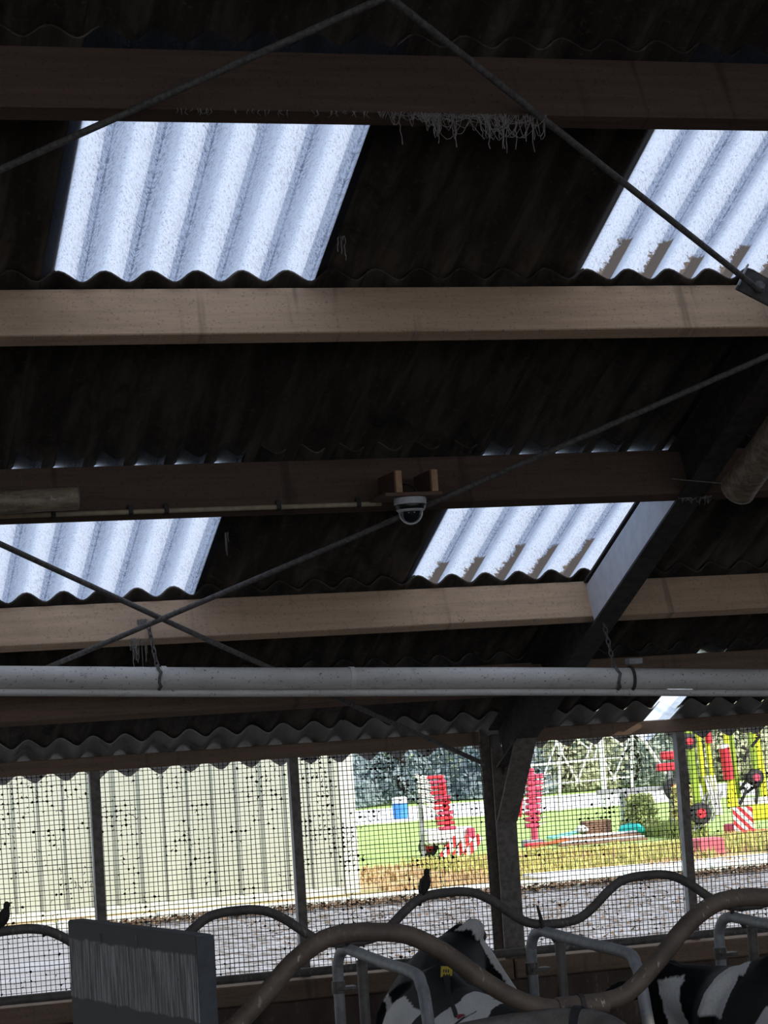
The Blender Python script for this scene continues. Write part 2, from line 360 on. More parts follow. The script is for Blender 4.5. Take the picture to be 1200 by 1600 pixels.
# upper rows of this slope
for r in range(4):
    t0 = RIDGE+r*1.3; t1 = t0+1.3 if r < 3 else -2.35
    for c in range(SEEN[0], SEEN[1]+1):
        x0 = X0+c*CW
        if r % 2 == 1 and c % 2 == 0:
            MB().add([(x0, t0, .07), (x0+CW, t0, .07), (x0+CW, t1, .07), (x0, t1, .07)], [(0, 1, 2, 3)]).build('rooflight', M['sky_plain'], ce)
        else: MB().box((x0, t0, .066), (x0+CW, t1, .10)).build('roof_slab', M['sheet'], ce)
rp = roof(0, RIDGE)
cf = empty('ceiling', mw=Matrix.Translation((0, rp.y, rp.z))); tag(cf, kind='structure')
s_ = math.sin(SLOPE); c_ = math.cos(SLOPE)
for c in range(-5, 8):
    for r in range(6):
        x0 = c*2.0; a = .25+r*1.35; b = a+1.35
        q = [(x0, -a*c_, -a*s_), (x0+2, -a*c_, -a*s_), (x0+2, -b*c_, -b*s_), (x0, -b*c_, -b*s_)]
        if r in (1, 2, 4) and c % 2 == 0: MB().add(q, [(0, 3, 2, 1)]).build('rooflight', M['sky_plain'], cf)  # unseen slope; rooflight rows added as fill from behind the viewer
        else: MB().prism(q, (0, 0, .05)).build('roof_slab', M['sheet'], cf)
MB().box((-10, -.35, .12), (16, .45, .17)).build('ridge_cap', M['sheet'], cf)
o = MB().box((-10, -7.0, floor_z), (16, -6.85, .6)).build('wall_front', M['wall']); tag(o, kind='structure')  # unseen front, kept low under a short slope to let fill light in
for nm, x in (('wall_left', -10.0), ('wall_right', 16.0)):
    o = MB().prism([(x, -6.8, floor_z), (x, -6.8, 3.2), (x, rp.y, rp.z), (x, 12.2, 1.6), (x, 12.2, floor_z)], (-.15 if x < 0 else .15, 0, 0)).build(nm, M['wall']); tag(o, kind='structure')

o = MB().box((-60, -60, floor_z-.25), (60, -7.0, floor_z-.02)).build('floor_bounce_yard', M['yard']); tag(o, kind='structure')  # unseen pale yard, added to bounce sunlight into the barn

# ------------------------------------------------------------------ corrugated sheets in view
def corrugated(L, width, crest, thick, seg=10, tilt=.02, w0=0.0, ny=1):
    mb = MB(); n = int(round((width-w0)/PER*seg)); top = []; bot = []
    for j in range(ny+1):
        for i in range(n+1):
            x = w0+(width-w0)*i/n; a = 2*math.pi*(x-crest)/PER
            z = AMP*(1+math.cos(a)); dz = -AMP*2*math.pi/PER*math.sin(a); k = 1/math.sqrt(1+dz*dz)
            y = L*j/ny; tz = tilt*j/ny
            bot.append((x, y, z+tz)); top.append((x-dz*k*thick, y, z+k*thick+tz))
    if thick <= 0:
        W = n+1
        return mb.add(bot, [(j*W+i, j*W+i+1, (j+1)*W+i+1, (j+1)*W+i) for j in range(ny) for i in range(n)])
    W = n+1; N = len(bot); fs = []
    for j in range(ny):
        for i in range(n):
            fs.append((j*W+i, (j+1)*W+i, (j+1)*W+i+1, j*W+i+1)); fs.append((N+j*W+i, N+j*W+i+1, N+(j+1)*W+i+1, N+(j+1)*W+i))
    for i in range(n):
        fs.append((i, i+1, N+i+1, N+i)); q = ny*W; fs.append((q+i+1, q+i, N+q+i, N+q+i+1))
    for j in range(ny):
        fs.append((j*W, N+j*W, N+(j+1)*W, (j+1)*W)); q = W-1; fs.append((j*W+q, (j+1)*W+q, N+(j+1)*W+q, N+j*W+q))
    return mb.add(bot+top, fs)

def _strip():
    t = NT('clear_strip'); n = t.noise(12, 4); c = t.mix(t.ramp(n, .4, .7), (.75, .78, .84), (.6, .64, .72)); tr = t.n('ShaderNodeBsdfTranslucent'); t.l(c, tr.inputs[0]); tp = t.n('ShaderNodeBsdfTransparent'); tp.inputs[0].default_value = (.8, .83, .88, 1); mx = t.n('ShaderNodeMixShader'); mx.inputs[0].default_value = .3; t.l(tr.outputs[0], mx.inputs[1]); t.l(tp.outputs[0], mx.inputs[2]); return t.done(mx.outputs[0])
strip_mat = _strip()
ROWS = [('z', -2.65, -1.20, 0.0, False), ('a', -1.352, .10, 0.0, True), ('b', -.032, 1.36, 0.0, False), ('c', 1.235, 2.66, -.052, True),
        ('d', 2.505, 3.57, -.052, False), ('e', 3.42, 4.30, -.052, False), ('f', 4.185, 4.69, -.052, False)]
for key, t0, t1, dx, lights in ROWS:
    L = t1-t0; crest = .066
    std = corrugated(L, CW+.055, crest, .0065).mesh('roof_sheet', M['sheet_pale'] if key == 'f' else M['sheet'], True)
    glass = corrugated(L, CW+.05, crest, 0, 12).mesh('rooflight_sheet', skylight_mat('rooflight_'+key, PER, crest, None, L), True) if lights else None
    for c in range(SEEN[0], SEEN[1]+1):
        x = X0+c*CW+dx+random.uniform(-.003, .003); n = .005*(c % 2)
        if lights and c in (0, 2):
            me = glass
            if c == 2:
                ln = t1-t0
                low = (0.06+t1-PT['p2']) if key == 'a' else (.09+t1-PT['p4'])
                prm = (3.3, low+.05, .17) if key == 'a' else (7.7, low+.12, .24)
                me = corrugated(L, CW+.05, crest, 0, 12).mesh('rooflight_sheet', skylight_mat('rooflight_stained_'+key, PER, crest, prm, L), True)
            o = link('rooflight_sheet', me, ce, Matrix.Translation((x, t0, .003)))
            o['label'] = 'translucent corrugated rooflight sheet'
        else:
            me = std
            if key == 'e' and c == 3: me = corrugated(L, CW-PER*.95, crest, .0065).mesh('roof_sheet', M['sheet'], True)
            if key == 'f' and c == 3: me = corrugated(L, CW-PER*.75, crest, .0065).mesh('roof_sheet', M['sheet_pale'], True)
            link('roof_sheet', me, ce, Matrix.Translation((x, t0, n)))

for t0, t1 in ((3.43, 4.30), (4.19, 4.69)):        # narrow clear strip between two eave sheets
    o = link('rooflight_strip', corrugated(t1-t0, PER*1.35, .066, 0, 12).mesh('rooflight_strip', strip_mat, True), ce, Matrix.Translation((X0+4*CW-.052-PER*1.10, t0, .002)))

# ------------------------------------------------------------------ purlins, beams, rafter, column
RAF = 4.15                                        # rafter web, metres along the barn
PW = .07
def purlin(name, x0, x1, t, depth, mat, label, cat='beam', sub=None):
    root = MB().bbox((x0, 0, -depth), (x1, PW, 0), .004).build(name, mat, None, False, roofM(0, t, -.001)); tag(root, label, cat); return root
purlin('roof_purlin', -.85, RAF-.006, PT['p1'], .245, M['wood_shaded'], 'dim brown timber purlin at the top, above both upper rooflights')
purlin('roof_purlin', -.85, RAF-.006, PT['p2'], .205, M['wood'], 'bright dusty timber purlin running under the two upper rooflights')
purlin('roof_purlin', -.85, RAF-.006, PT['p3'], .228, M['wood_shaded'], 'shade-dark brown timber purlin that carries the dome camera bracket')
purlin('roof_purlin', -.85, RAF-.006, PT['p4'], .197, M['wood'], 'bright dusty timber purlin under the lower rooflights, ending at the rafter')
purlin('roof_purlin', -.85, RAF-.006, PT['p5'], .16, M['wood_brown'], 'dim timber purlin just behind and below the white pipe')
purlin('roof_purlin', RAF+.006, 9.1, PT['p3'], .228, M['wood_shaded'], 'shade-dark timber purlin right of the rafter, behind the dusty tube')
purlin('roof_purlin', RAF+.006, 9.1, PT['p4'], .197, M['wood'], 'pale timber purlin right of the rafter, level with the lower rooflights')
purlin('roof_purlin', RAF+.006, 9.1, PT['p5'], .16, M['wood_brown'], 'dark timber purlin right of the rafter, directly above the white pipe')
# eave beams
for x0, x1, lab in ((-.85, 4.05, 'dark brown eave beam above the mesh, left of the column'), (4.26, 9.1, 'brown eave beam above the mesh, right of the column')):
    o = MB().bbox((x0, 12.10, 1.675), (x1, 12.18, 1.752), .004).build('eave_beam', M['wood_brown']); tag(o, lab, 'beam')
# rafter: steel I section, flange 120 x 10, depth 240
def isec(mb, M4, L, b=.12, h=.24, tf=.012, tw=.008):
    def bx(a, c):
        m = MB().box(a, c); mb.add([M4 @ V(p) for p in m.v], m.f)
    bx((-b/2, 0, -tf), (b/2, L, 0)); bx((-b/2, 0, -h), (b/2, L, -h+tf)); bx((-tw/2, 0, -h+tf), (tw/2, L, -tf)); return mb
raf = empty('rafter', mw=roofM(RAF, RIDGE, 0)); tag(raf, 'dark steel I-beam rafter with its rooflit web side added as a pale plate, sloping down to the column', 'beam')
Ln = 4.30-RIDGE
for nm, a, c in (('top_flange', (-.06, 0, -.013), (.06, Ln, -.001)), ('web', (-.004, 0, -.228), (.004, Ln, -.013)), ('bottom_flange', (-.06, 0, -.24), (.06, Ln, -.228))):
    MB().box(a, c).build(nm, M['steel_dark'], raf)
o = MB().box((-.055, PT['p3']-RIDGE+.075, -.227), (-.045, PT['p4']-RIDGE-.002, -.03)).build('lit_web_plate', M['lit_web'], raf); o['label'] = 'added pale plate standing in for the rooflit web'  # added plate; rooflight on the web is put into its pale colour
colm = empty('column', (RAF, 12.12, floor_z)); tag(colm, 'dark steel eave column with haunch, standing between the mesh panels', 'column')
H = 1.78-floor_z
MB().box((-.06, -.10, 0), (.06, -.088, H-.12)).build('front_flange', M['brace'], colm)
MB().box((-.06, .088, 0), (.06, .10, H)).build('back_flange', M['brace'], colm)
MB().box((-.004, -.088, 0), (.004, .088, H-.05)).build('web', M['column'], colm)
# haunch: inclined flange from the column up to the rafter, thin web plate behind it
zt = 1.30
MB().prism([(-.06, -.10, 1.24-floor_z), (-.06, -.115, 1.24-floor_z), (-.06, -.535, 1.705-floor_z), (-.06, -.515, 1.715-floor_z)], (.12, 0, 0)).build('haunch_flange', M['brace'], colm)
MB().prism([(-.003, -.095, 1.50-floor_z), (-.003, -.38, 1.64-floor_z), (-.003, -.06, 1.60-floor_z)], (.006, 0, 0)).build('haunch_plate', M['column'], colm)

# ------------------------------------------------------------------ mesh posts, wire mesh, rails along the wall
YM = 12.16
for x, lab in ((.76, 'slim steel mesh post just left of the frame'), (1.867, 'slim dark post in the mesh wall behind the grey board'), (2.968, 'slim dark post in the mesh wall, second from the left'), (5.278, 'slim dark post in the mesh wall, right of the column'), (6.42, 'slim dark post beyond the right edge')):
    if x < 1 or x > 6: continue
    p = empty('mesh_post', (x, YM-.03, .40)); tag(p, lab, 'post', 'mesh wall posts')
    MB().box((-.025, -.03, 0), (.025, -.024, 1.275)).build('front_leg', M['brace'], p)
    MB().box((-.025, -.024, 0), (-.019, .03, 1.275)).build('side_leg', M['steel'], p)
def wire_panel(x0, x1, label, dens):
    root = empty('wire_mesh_panel', ((x0+x1)/2, YM+.01, .45)); tag(root, label, 'wire mesh', 'mesh wall panels')
    rnd = random.Random(int(x0*100)); mb = MB(); W = x1-x0; P = .0262; z0, z1 = .02, 1.24
    def wob(a, b): return .0022*mnoise.noise(V((a*3.1, b*3.1, x0)))
    nz = int((z1-z0)/P); nx = int(W/P)
    lean = .004*rnd.uniform(-1, 1)
    for i in range(nx+1):
        x = -W/2+P*(i+.5); ph = rnd.uniform(-.0012, .0012); r = rnd.uniform(.0018, .0027)
        mb.tube([(x+ph+lean*k+wob(x*4, k*1.7+50)*1.6, .0, z0+(z1-z0)*k/9) for k in range(10)], r, 4, False)
    for j in range(nz+1):
        z = z0+P*(j+.5); ph = rnd.uniform(-.0015, .0015); r = rnd.uniform(.0018, .0030)
        mb.tube([(-W/2+W*k/12, .003, z+ph+wob(k*1.3, z*4)*2.0) for k in range(13)], r, 4, False)
    o = mb.build('wire_grid', M['wire'], root); o['kind'] = 'stuff'
    db = MB()
    for q in range(dens):
        i = rnd.randrange(nx); j = rnd.randrange(nz)
        zz = j/nz; g = mnoise.noise(V((i*.14+x0*9, j*.16, 3.7)))
        if g < rnd.uniform(-.15, .45): continue
        if zz < .45 and rnd.random() < .6: continue
        cx = -W/2+P*(i+.5); cz = z0+P*(j+.5); k = rnd.randrange(3)
        if k == 0:   # a corner filled with dirt
            sx = rnd.choice((-1, 1)); sz = rnd.choice((-1, 1)); a = rnd.uniform(.006, .016); b = rnd.uniform(.006, .016)
            db.prism([(cx, 0, cz), (cx+sx*a, 0, cz), (cx+sx*a*.35, 0, cz+sz*b*.4), (cx, 0, cz+sz*b)], (0, .003, 0))
        elif k == 1:
            a = rnd.uniform(0, 6.28); l = rnd.uniform(.008, .022); dxx = math.cos(a)*l; dz = math.sin(a)*l
            db.tube([(cx, -.002, cz), (cx+dxx*.5, -.004, cz+dz*.5+.002), (cx+dxx, -.001, cz+dz)], [.0026, .0022, .001], 4)
        else:
            r = rnd.uniform(.004, .010); m = 6; off = rnd.uniform(0, 6)
            db.prism([(cx+math.cos(off+6.28*t/m)*r*rnd.uniform(.5, 1.3), 0, cz+math.sin(off+6.28*t/m)*r*rnd.uniform(.4, 1.1)) for t in range(m)], (0, .004, 0))
    if db.v: o = db.build('stuck_debris', M['debris'], root); o['kind'] = 'stuff'
wire_panel(.79, 1.842, 'wire mesh panel at the left edge of the mesh wall', 2400)
wire_panel(1.892, 2.943, 'wire mesh panel between the two left slim posts', 2600)
wire_panel(2.993, 4.085, 'wire mesh panel just left of the steel column, showing the barn corner outside', 3600)
wire_panel(4.215, 5.253, 'wire mesh panel just right of the steel column, facing the lawn', 1800)
wire_panel(5.303, 6.40, 'wire mesh panel at the right edge, in front of the yellow machine', 1700)
o = MB().tube([(-1.0, 11.9, .53), (3, 11.9, .532), (8, 11.9, .534)], .024, 14).build('wall_rail', M['galv_brown'], None, True); tag(o, 'dark straight pipe rail along the wall at the foot of the mesh', 'rail')

# ------------------------------------------------------------------ waved neck rails and cubicle dividers
NEARW = [(-.5, 0), (-.42, .02), (-.34, .09), (-.25, .42), (-.17, .76), (-.093, .96), (-.03, 1.0), (.03, .99), (.11, .93), (.193, .73), (.284, .41), (.362, .17), (.44, .03)]
def wave(Y, xc, per, zc, zt, n0, n1, r, name, mat, label, prof):
    pts = []
    for k in range(n0, n1):
        c = xc+k*per
        for f, h in prof:
            pts.append((c+f*per, Y, zt+(zc-zt)*h))
    o = MB().tube(bez(pts, 3), r, 18).build(name, mat, None, True); tag(o, label, 'rail'); return o
FARW = [(-.5, 0), (-.42, .02), (-.36, .10), (-.29, .34), (-.22, .66), (-.15, .90), (-.08, .985), (0, 1), (.06, .99), (.13, .91), (.21, .68), (.29, .36), (.36, .12), (.43, .02)]
wave(10.0, 2.165, .99, 1.034, .848, -2, 6, .0215, 'neck_rail', M['rust_far'], 'thin waved neck rail in the background, where the birds perch', FARW)
nr = wave(5.25, 1.43, 1.01, 1.322, 1.096, 0, 3, .0228, 'neck_rail', M['rust'], 'large brown waved neck rail with chipped paint in the foreground', NEARW)
# sleeve joint on the foreground rail
sx = 1.425+1.01*.5
s1 = MB().tube([(sx-.02, 5.25, 1.097), (sx+.11, 5.25, 1.097)], .0265, 18).build('sleeve_joint', M['rust'], None, True); s1.parent = nr
s1 = MB().tube([(sx+.035, 5.25, 1.097), (sx+.047, 5.25, 1.097)], .030, 18).build('clamp_band', M['steel_dark'], None, True); s1.parent = nr

def divider(x, y0, label, z=.815, r=.0255, reach=1.12):
    root = empty('cubicle_divider', (x, y0, floor_z+.15)); tag(root, label, 'stall divider', 'galvanised cubicle dividers')
    b = floor_z+.15
    # rear post with a hooked top running into the sloping top tube
    pts = [(-.035, .13, 0), (-.035, .13, z-b-.16), (-.033, .125, z-b-.07), (-.025, .09, z-b-.015), (-.012, .03, z-b+.004), (0, -.06, z-b), (0, -.5, z-b-.012), (0, -reach+.14, z-b-.02), (0, -reach+.05, z-b-.06), (0, -reach, z-b-.15), (0, -reach-.13, z-b-.62)]
    path = []
    P = bez(pts, 6)
    MB().tube(P, r, 16).build('top_tube', M['galv'], root, True)
    MB().tube([(.0, -.17, 0), (.0, -.17, z-b-.03)], r*.95, 14).build('support_leg', M['galv_brown'], root, True)
    MB().tube([(-.035, .13, z-b-.20), (-.035, .13, z-b-.145)], r*1.25, 14).build('post_collar', M['galv_brown'], root, True)
    MB().bbox((-.05, .085, z-b-.185), (.045, .16, z-b-.17), .003).build('clamp_plate', M['galv_brown'], root)
    MB().prism([(-.01, .02, z-b+.03), (.02, .02, z-b+.02), (.05, -.02, z-b-.05), (.03, -.02, z-b-.05)], (0, .012, 0)).build('hook_bolt', M['steel_dark'], root)
    MB().tube([(-.01, .0, z-b+.01), (-.035, .0, z-b+.125)], [.012, .006], 8).build('rail_peg', M['steel_dark'], root, True)
    return root
divider(2.66, 9.97, 'grey bent tube stall divider left of the cow with the ear tag')
divider(3.60, 9.97, 'grey bent tube stall divider between the two cows')
divider(4.56, 9.97, 'grey bent tube stall divider behind the cow at the right edge', z=.80)
# foreground divider: only its bent top shows under the neck rail
fd = empty('cubicle_divider', (1.90, 5.25, floor_z+.15)); tag(fd, 'thick dark grey divider tube clamped under the foreground neck rail', 'stall divider')
b = floor_z+.15
MB().tube(bez([(-.40, .03, 1.02-b), (-.22, .01, 1.05-b), (-.05, -.02, 1.065-b), (.05, -.07, 1.063-b), (.10, -.12, 1.045-b), (.135, -.16, .99-b), (.15, -.18, .85-b), (.15, -.18, 0)], 8), .036, 18).build('top_tube', M['galv_brown'], fd, True)
MB().tube([(.030, -.055, 1.068-b), (.046, -.068, 1.066-b)], .040, 18).build('clamp_band', M['blackrub'], fd, True)

# ------------------------------------------------------------------ grey board
bd = empty('board_panel', (1.173, 6.0, 1.284)); tag(bd, 'thick weathered grey board standing in the lower left foreground', 'board')
d = V((-.206, .954, 0)).normalized(); nrm = V((d.y, -d.x, 0))
def bp(l, th, z): return d*l+nrm*th+V((0, 0, z))
pol = [bp(0, 0, 0), bp(0, .052, 0), bp(.976, .052, 0), bp(.976, 0, 0)]
mb = MB().prism([p+V((0, 0, -1.5)) for p in pol], (0, 0, 1.5)); me = mb.mesh('board_face', M['board'])
bm = bmesh.new(); bm.from_mesh(me); bmesh.ops.bevel(bm, geom=bm.edges[:], offset=.004, segments=2, affect='EDGES'); bm.to_mesh(me); bm.free()
link('board_slab', me, bd)
MB().prism([bp(-.004, .001, -1.5), bp(-.004, .051, -1.5), bp(.0, .051, -1.5), bp(.0, .001, -1.5)], (0, 0, 1.498)).build('end_strip', M['lead'], bd)
for l, z in ((.42, -.02), (.70, -.03)):
    MB().tube([bp(l, -.002, z), bp(l-.01, -.006, z-.035)], [.004, .002], 6).build('splinter', M['board'], bd)

# ------------------------------------------------------------------ tie rods
def rod(pts, r, label, ends=None):
    root = empty('tie_rod', pts[0]); tag(root, label, 'rod', 'roof bracing rods')
    P0 = V(pts[0]); mb = MB().tube([V(p)-P0 for p in pts], r, 10); mb.build('rod', M['rod'], root, True); return root
def ext(a, b, k0, k1):
    a, b = V(a), V(b); return a+(a-b)*k0, b+(b-a)*k1
a, b2 = ext((.887, 7.07, 3.652), (1.913, 6.333, 3.972), .6, .6); rod([a, b2], .012, 'dark tie rod crossing the upper left rooflight corner')
a, b2 = ext((2.06, 6.353, 3.963), (3.81, 7.697, 3.38), .35, .06); r2 = rod([a, b2], .0125, 'dark tie rod running down across the upper right rooflight')
a, b2 = ext((1.098, 9.338, 2.668), (3.928, 11.803, 1.597), .3, .02); r3 = rod([a, (a+b2)/2+V((0, 0, -.012)), b2], .0125, 'grey tie rod falling from the left edge to the column top')
a, b2 = ext((1.415, 10.402, 2.184), (3.849, 8.257, 3.115), .15, .10); r4 = rod([a, (a+b2)/2+V((0, 0, -.01)), b2], .0125, 'grey tie rod rising from the white pipe to the rafter')
# bracket where the upper right rod meets the purlin
br = empty('rod_bracket', mw=roofM(3.83, -.31, -.235)); tag(br, 'small square steel bracket holding the tie rod at the right edge', 'bracket')
MB().bbox((-.075, -.004, -.06), (.075, .004, .06), .002).build('plate', M['steel_dark'], br, False, Matrix.Rotation(.6, 4, 'Y'))
for sx_ in (-1, 1):
    MB().bbox((sx_*.075-.004, -.03, -.06), (sx_*.075+.004, .004, .06), .002).build('plate_flange', M['galv'], br, False, Matrix.Rotation(.6, 4, 'Y'))
MB().lathe([(.022, -.02), (.022, .02)], seg=6).build('nut', M['rod'], br, False, Matrix.Rotation(math.pi/2, 4, 'X'))
MB().tube([(0, 0, 0), (.25, .22, .17)], .012, 8).build('rod_tail', M['rod'], br, True)

# ------------------------------------------------------------------ long pipe with chains
pA, pB = V((.0, 10.3, 2.212)), V((8.5, 10.3, 1.727))
pd = (pB-pA).normalized()
pl = empty('overhead_pipe', pA); tag(pl, 'long dusty white plastic pipe hanging across the barn on chains', 'pipe')
def along(x): return pA+pd*((x-pA.x)/pd.x)
MB().tube([along(x)-pA+V((0, 0, .003*math.sin(x*2.1))) for x in [i*.5 for i in range(0, 18)]], .051, 24).build('pipe_run', M['pvc'], pl, True)
for x in (1.93, 2.83, 4.24, 5.6):
    c = along(x)-pA; MB().tube([c-pd*.012, c+pd*.012], .054, 24).build('pipe_joint', M['pvc'], pl, True)
sp = empty('small_pipe', pA); tag(sp, 'thin grey pipe strapped along the underside of the white pipe', 'pipe')
MB().tube([along(x)-pA+V((0, -.012, -.070+.003*math.sin(x*2.1))) for x in [i*.5 for i in range(0, 18)]], .017, 14).build('pipe_run', M['pvc'], sp, True)
def chain(top, bot, label, wrap=True):
    root = empty('suspension_chain', bot); tag(root, label, 'chain', 'pipe suspension chains')
    top, bot = V(top), V(bot); Lc = (top-bot).length; pitch = .030; n = int(Lc/pitch); ax = (top-bot).normalized(); s1_ = ax.orthogonal().normalized(); s2_ = ax.cross(s1_)
    for i in range(n):
        c = ax*(pitch*(i+.5)); s3 = s1_ if i % 2 else s2_
        loop = [c+ax*(math.cos(t)*.021)+s3*(math.sin(t)*.0095) for t in [2*math.pi*k/10 for k in range(11)]]
        MB().tube(loop, .0032, 6, False).build('chain_link', M['rod'], root, True)
    if wrap:
        ring = [V((0, math.cos(t)*.059, -.051+math.sin(t)*.059)) for t in [2*math.pi*k/16 for k in range(17)]]
        MB().tube([p+V((.006*math.sin(i*2), 0, 0)) for i, p in enumerate(ring)], .0075, 6, False).build('pipe_sling', M['rod'], root, True)
    return root
pc = along(1.905)+V((0, 0, .05)); chain(roof(1.878, 2.50, -.12), pc, 'rusty chain holding the white pipe below the crossing rods')
pc = along(4.17)+V((0, 0, .05)); chain((4.135, 10.33, 2.29), pc, 'rusty chain holding the white pipe under the rafter')
o = MB().bbox((-.035, -.03, -.015), (.035, .03, .015), .003).build('pipe_clip', M['galv'], None, False, Matrix.Translation(along(4.27)+V((0, -.01, .085)))); tag(o, 'small galvanised clip on top of the white pipe by the rafter', 'clip')
o = MB().tube([along(4.25)+V((0, math.cos(t)*.058, math.sin(t)*.058)) for t in [2*math.pi*k/16 for k in range(17)]], .008, 6, False).build('pipe_strap', M['steel_dark'], None, True); tag(o, 'dark strap wrapped round the white pipe beside the clip', 'strap')

# ------------------------------------------------------------------ dome camera, bracket, conduit, tubes
bk = empty('camera_bracket', (2.775, 9.03, 2.77)); tag(bk, 'small wooden bracket fixed under the dark purlin', 'bracket')
MB().bbox((-.125, -.10, -.008), (.125, .16, .008), .002).build('base_plate', M['ply'], bk)
for x in (-.062, .095):
    MB().bbox((x-.014, -.10, .008), (x+.014, -.075, .10), .002).build('front_block', M['wood_fresh'], bk)
    MB().prism([(x-.012, -.075, .008), (x-.012, -.075, .10), (x-.012, .16, .10), (x-.012, .16, .008)], (.024, 0, 0)).build('side_cheek', M['ply'], bk)
MB().tube(bez([(-.02, .1, .05), (.0, .02, .055), (.03, -.02, .03), (.035, -.03, .008)], 5), .004, 6).build('cable_loop', M['blackrub'], bk, True)
cc = empty('dome_camera', (2.777, 9.0, 2.762)); tag(cc, 'white security dome camera hanging under the wooden bracket', 'camera')
MB().lathe([(.045, 0), (.066, -.002), (.069, -.010), (.069, -.028), (.066, -.031)], seg=32).build('mount_ring', M['white_plastic'], cc, True)
MB().lathe([(.066, -.031), (.0665, -.033), (.061, -.051), (.060, -.052)], seg=32).build('dark_band', M['black_plastic'], cc, True)
MB().lathe([(.060, -.051), (.061, -.053), (.052, -.061), (.046, -.061)], seg=32).build('lower_ring', M['white_plastic'], cc, True)
pr = [(.046, -.060)]+[(.0455*math.cos(a), -.060-.048*math.sin(a)) for a in [math.pi/2*k/8 for k in range(1, 8)]]+[(.003, -.108)]
MB().lathe(pr, seg=32).build('dome', M['dome'], cc, True)
vd = V((-.35, -.94, 0))
sidev = V((.94, -.35, 0))
MB().tube([sidev*(.0475*math.cos(t))+V((0, 0, -.062-.050*math.sin(t))) for t in [math.pi*k/18 for k in range(19)]], .0042, 8).build('dome_rim', M['white_plastic'], cc, True)
for k in (-.006, .018):
    MB().lathe([(.003, -.001), (.003, .001)], (sidev*k+vd*.0455+V((0, 0, -.068))), 8).build('status_light', M['white_plastic'], cc)
cn = empty('cable_conduit', mw=roofM(0, PT['p3']-.008, -.232)); tag(cn, 'thin yellowed conduit along the lower edge of the dark purlin', 'conduit')
MB().tube([(-.8, 0, 0), (1.2, 0, .001), (2.70, 0, -.001)], .0105, 10).build('conduit_tube', M['conduit'], cn, True)
for x in (1.3, 1.62, 1.77, 2.25, 2.6):
    MB().bbox((x-.010, -.013, -.013), (x+.010, .016, .03), .002).build('saddle_clip', M['steel_dark'], cn)
def hollow_tube(mb, pts, r, th=.003, seg=22, chew=0):
    mb.tube(pts, r, seg, False); pts2 = list(pts); mb.tube(pts2, r-th, seg, False); return mb
tl = empty('tube_lamp_cover', (.2, 8.92, 2.795)); tag(tl, 'dusty open-ended clear tube hanging level at the left edge', 'tube')
hollow_tube(MB(), [(0, 0, -.03), (.6, 0, -.012), (1.163, 0, .002)], .047).build('clear_cover', M['tube'], tl, True)
MB().tube([(.02, 0, -.046), (1.10, 0, -.014)], .012, 10).build('inner_rod', M['wood_brown'], tl, True)
MB().tube([V((1.163, math.cos(t)*.0475, .002+math.sin(t)*.0475)) for t in [2*math.pi*k/22 for k in range(23)]], .0028, 6, False).build('end_rim', M['web'], tl, True)
for x in (.25, .95):
    MB().tube([(x, .02, .04), (x, .07, .12)], .003, 6).build('hanger_wire', M['rod'], tl)
tp = roof(4.385, 1.23, -.33); tr_ = empty('dusty_tube', mw=roofM(4.286, 1.11, -.31)); tag(tr_, 'brown dusty half-clear tube hanging under the roof at the right edge', 'tube')
hollow_tube(MB(), [(0, -2.4, 0), (0, -1, 0), (0, 0, 0)], .078).build('clear_cover', M['tube'], tr_, True)
MB().tube([V((math.cos(t)*.078, 0, math.sin(t)*.078)) for t in [2*math.pi*k/22 for k in range(23)]], .0035, 6, False).build('end_rim', M['web'], tr_, True)
MB().bbox((-.05, -2.3, -.01), (.05, -.06, .03), .006).build('inner_tray', M['brown'], tr_)
MB().tube([(-.075, -.03, .01), (-.18, -.02, .03), (-.30, 0, .06)], .003, 6).build('tie_cord', M['rod'], tr_)

# ------------------------------------------------------------------ cobwebs
def cobweb(name, base, spread, drop, n, label, seed, gx=V((1, 0, 0))):
    rnd = random.Random(seed); root = empty(name, base); tag(root, label, 'cobweb'); mb = MB()
    tops = [gx*(spread*(rnd.random()-.5)) for _ in range(max(3, n//4))]
    for q in range(n):
        a = rnd.choice(tops)+gx*rnd.uniform(-.02, .02); b2 = a+gx*rnd.uniform(-.35, .35)*spread; k_ = rnd.random()
        b2 = gx*max(-spread*.5, min(spread*.5, b2.dot(gx)))
        if k_ < .16: b2 = a+gx*rnd.uniform(-.012, .012)-V((0, 0, rnd.uniform(.5, 1)*drop)); sag = 0; rr = (.0012, .0022)
        elif k_ < .75: sag = rnd.uniform(.06, .28)*drop; rr = (.0006, .0016)
        else: sag = rnd.uniform(.3, .7)*drop; rr = (.0007, .0018)
        pts = []
        for k in range(8):
            t = k/7; p = a.lerp(b2, t)-V((0, 0, 4*sag*t*(1-t)))
            pts.append(p+V((rnd.uniform(-1, 1), rnd.uniform(-1, 1), rnd.uniform(-1, 1)))*.003)
        mb.tube(pts, [rnd.uniform(*rr) for _ in pts], 4)
    o = mb.build('web_strands', M['web'], root); o['kind'] = 'stuff'; return root
cobweb('cobweb', roof(2.44, PT['p1'], -.248), .42, .13, 95, 'dense dusty cobweb hanging from the top purlin beside the rooflight', 3)
cobweb('cobweb', roof(2.20, PT['p1'], -.248), .16, .11, 40, 'small dusty cobweb at the corner of the upper left rooflight', 5)
cobweb('cobweb', roof(1.87, PT['p4']-.01, -.10), .05, .26, 26, 'stringy cobweb wound round the chain below the crossing rods', 7)
cobweb('cobweb', roof(1.83, PT['p4']-.02, -.20), .07, .17, 14, 'thin cobweb curtain left of the chain on the white pipe', 9)
cobweb('cobweb', roof(4.17, PT['p3']+.02, -.235), .16, .045, 40, 'matted cobweb where the rafter passes the dark purlin', 13)
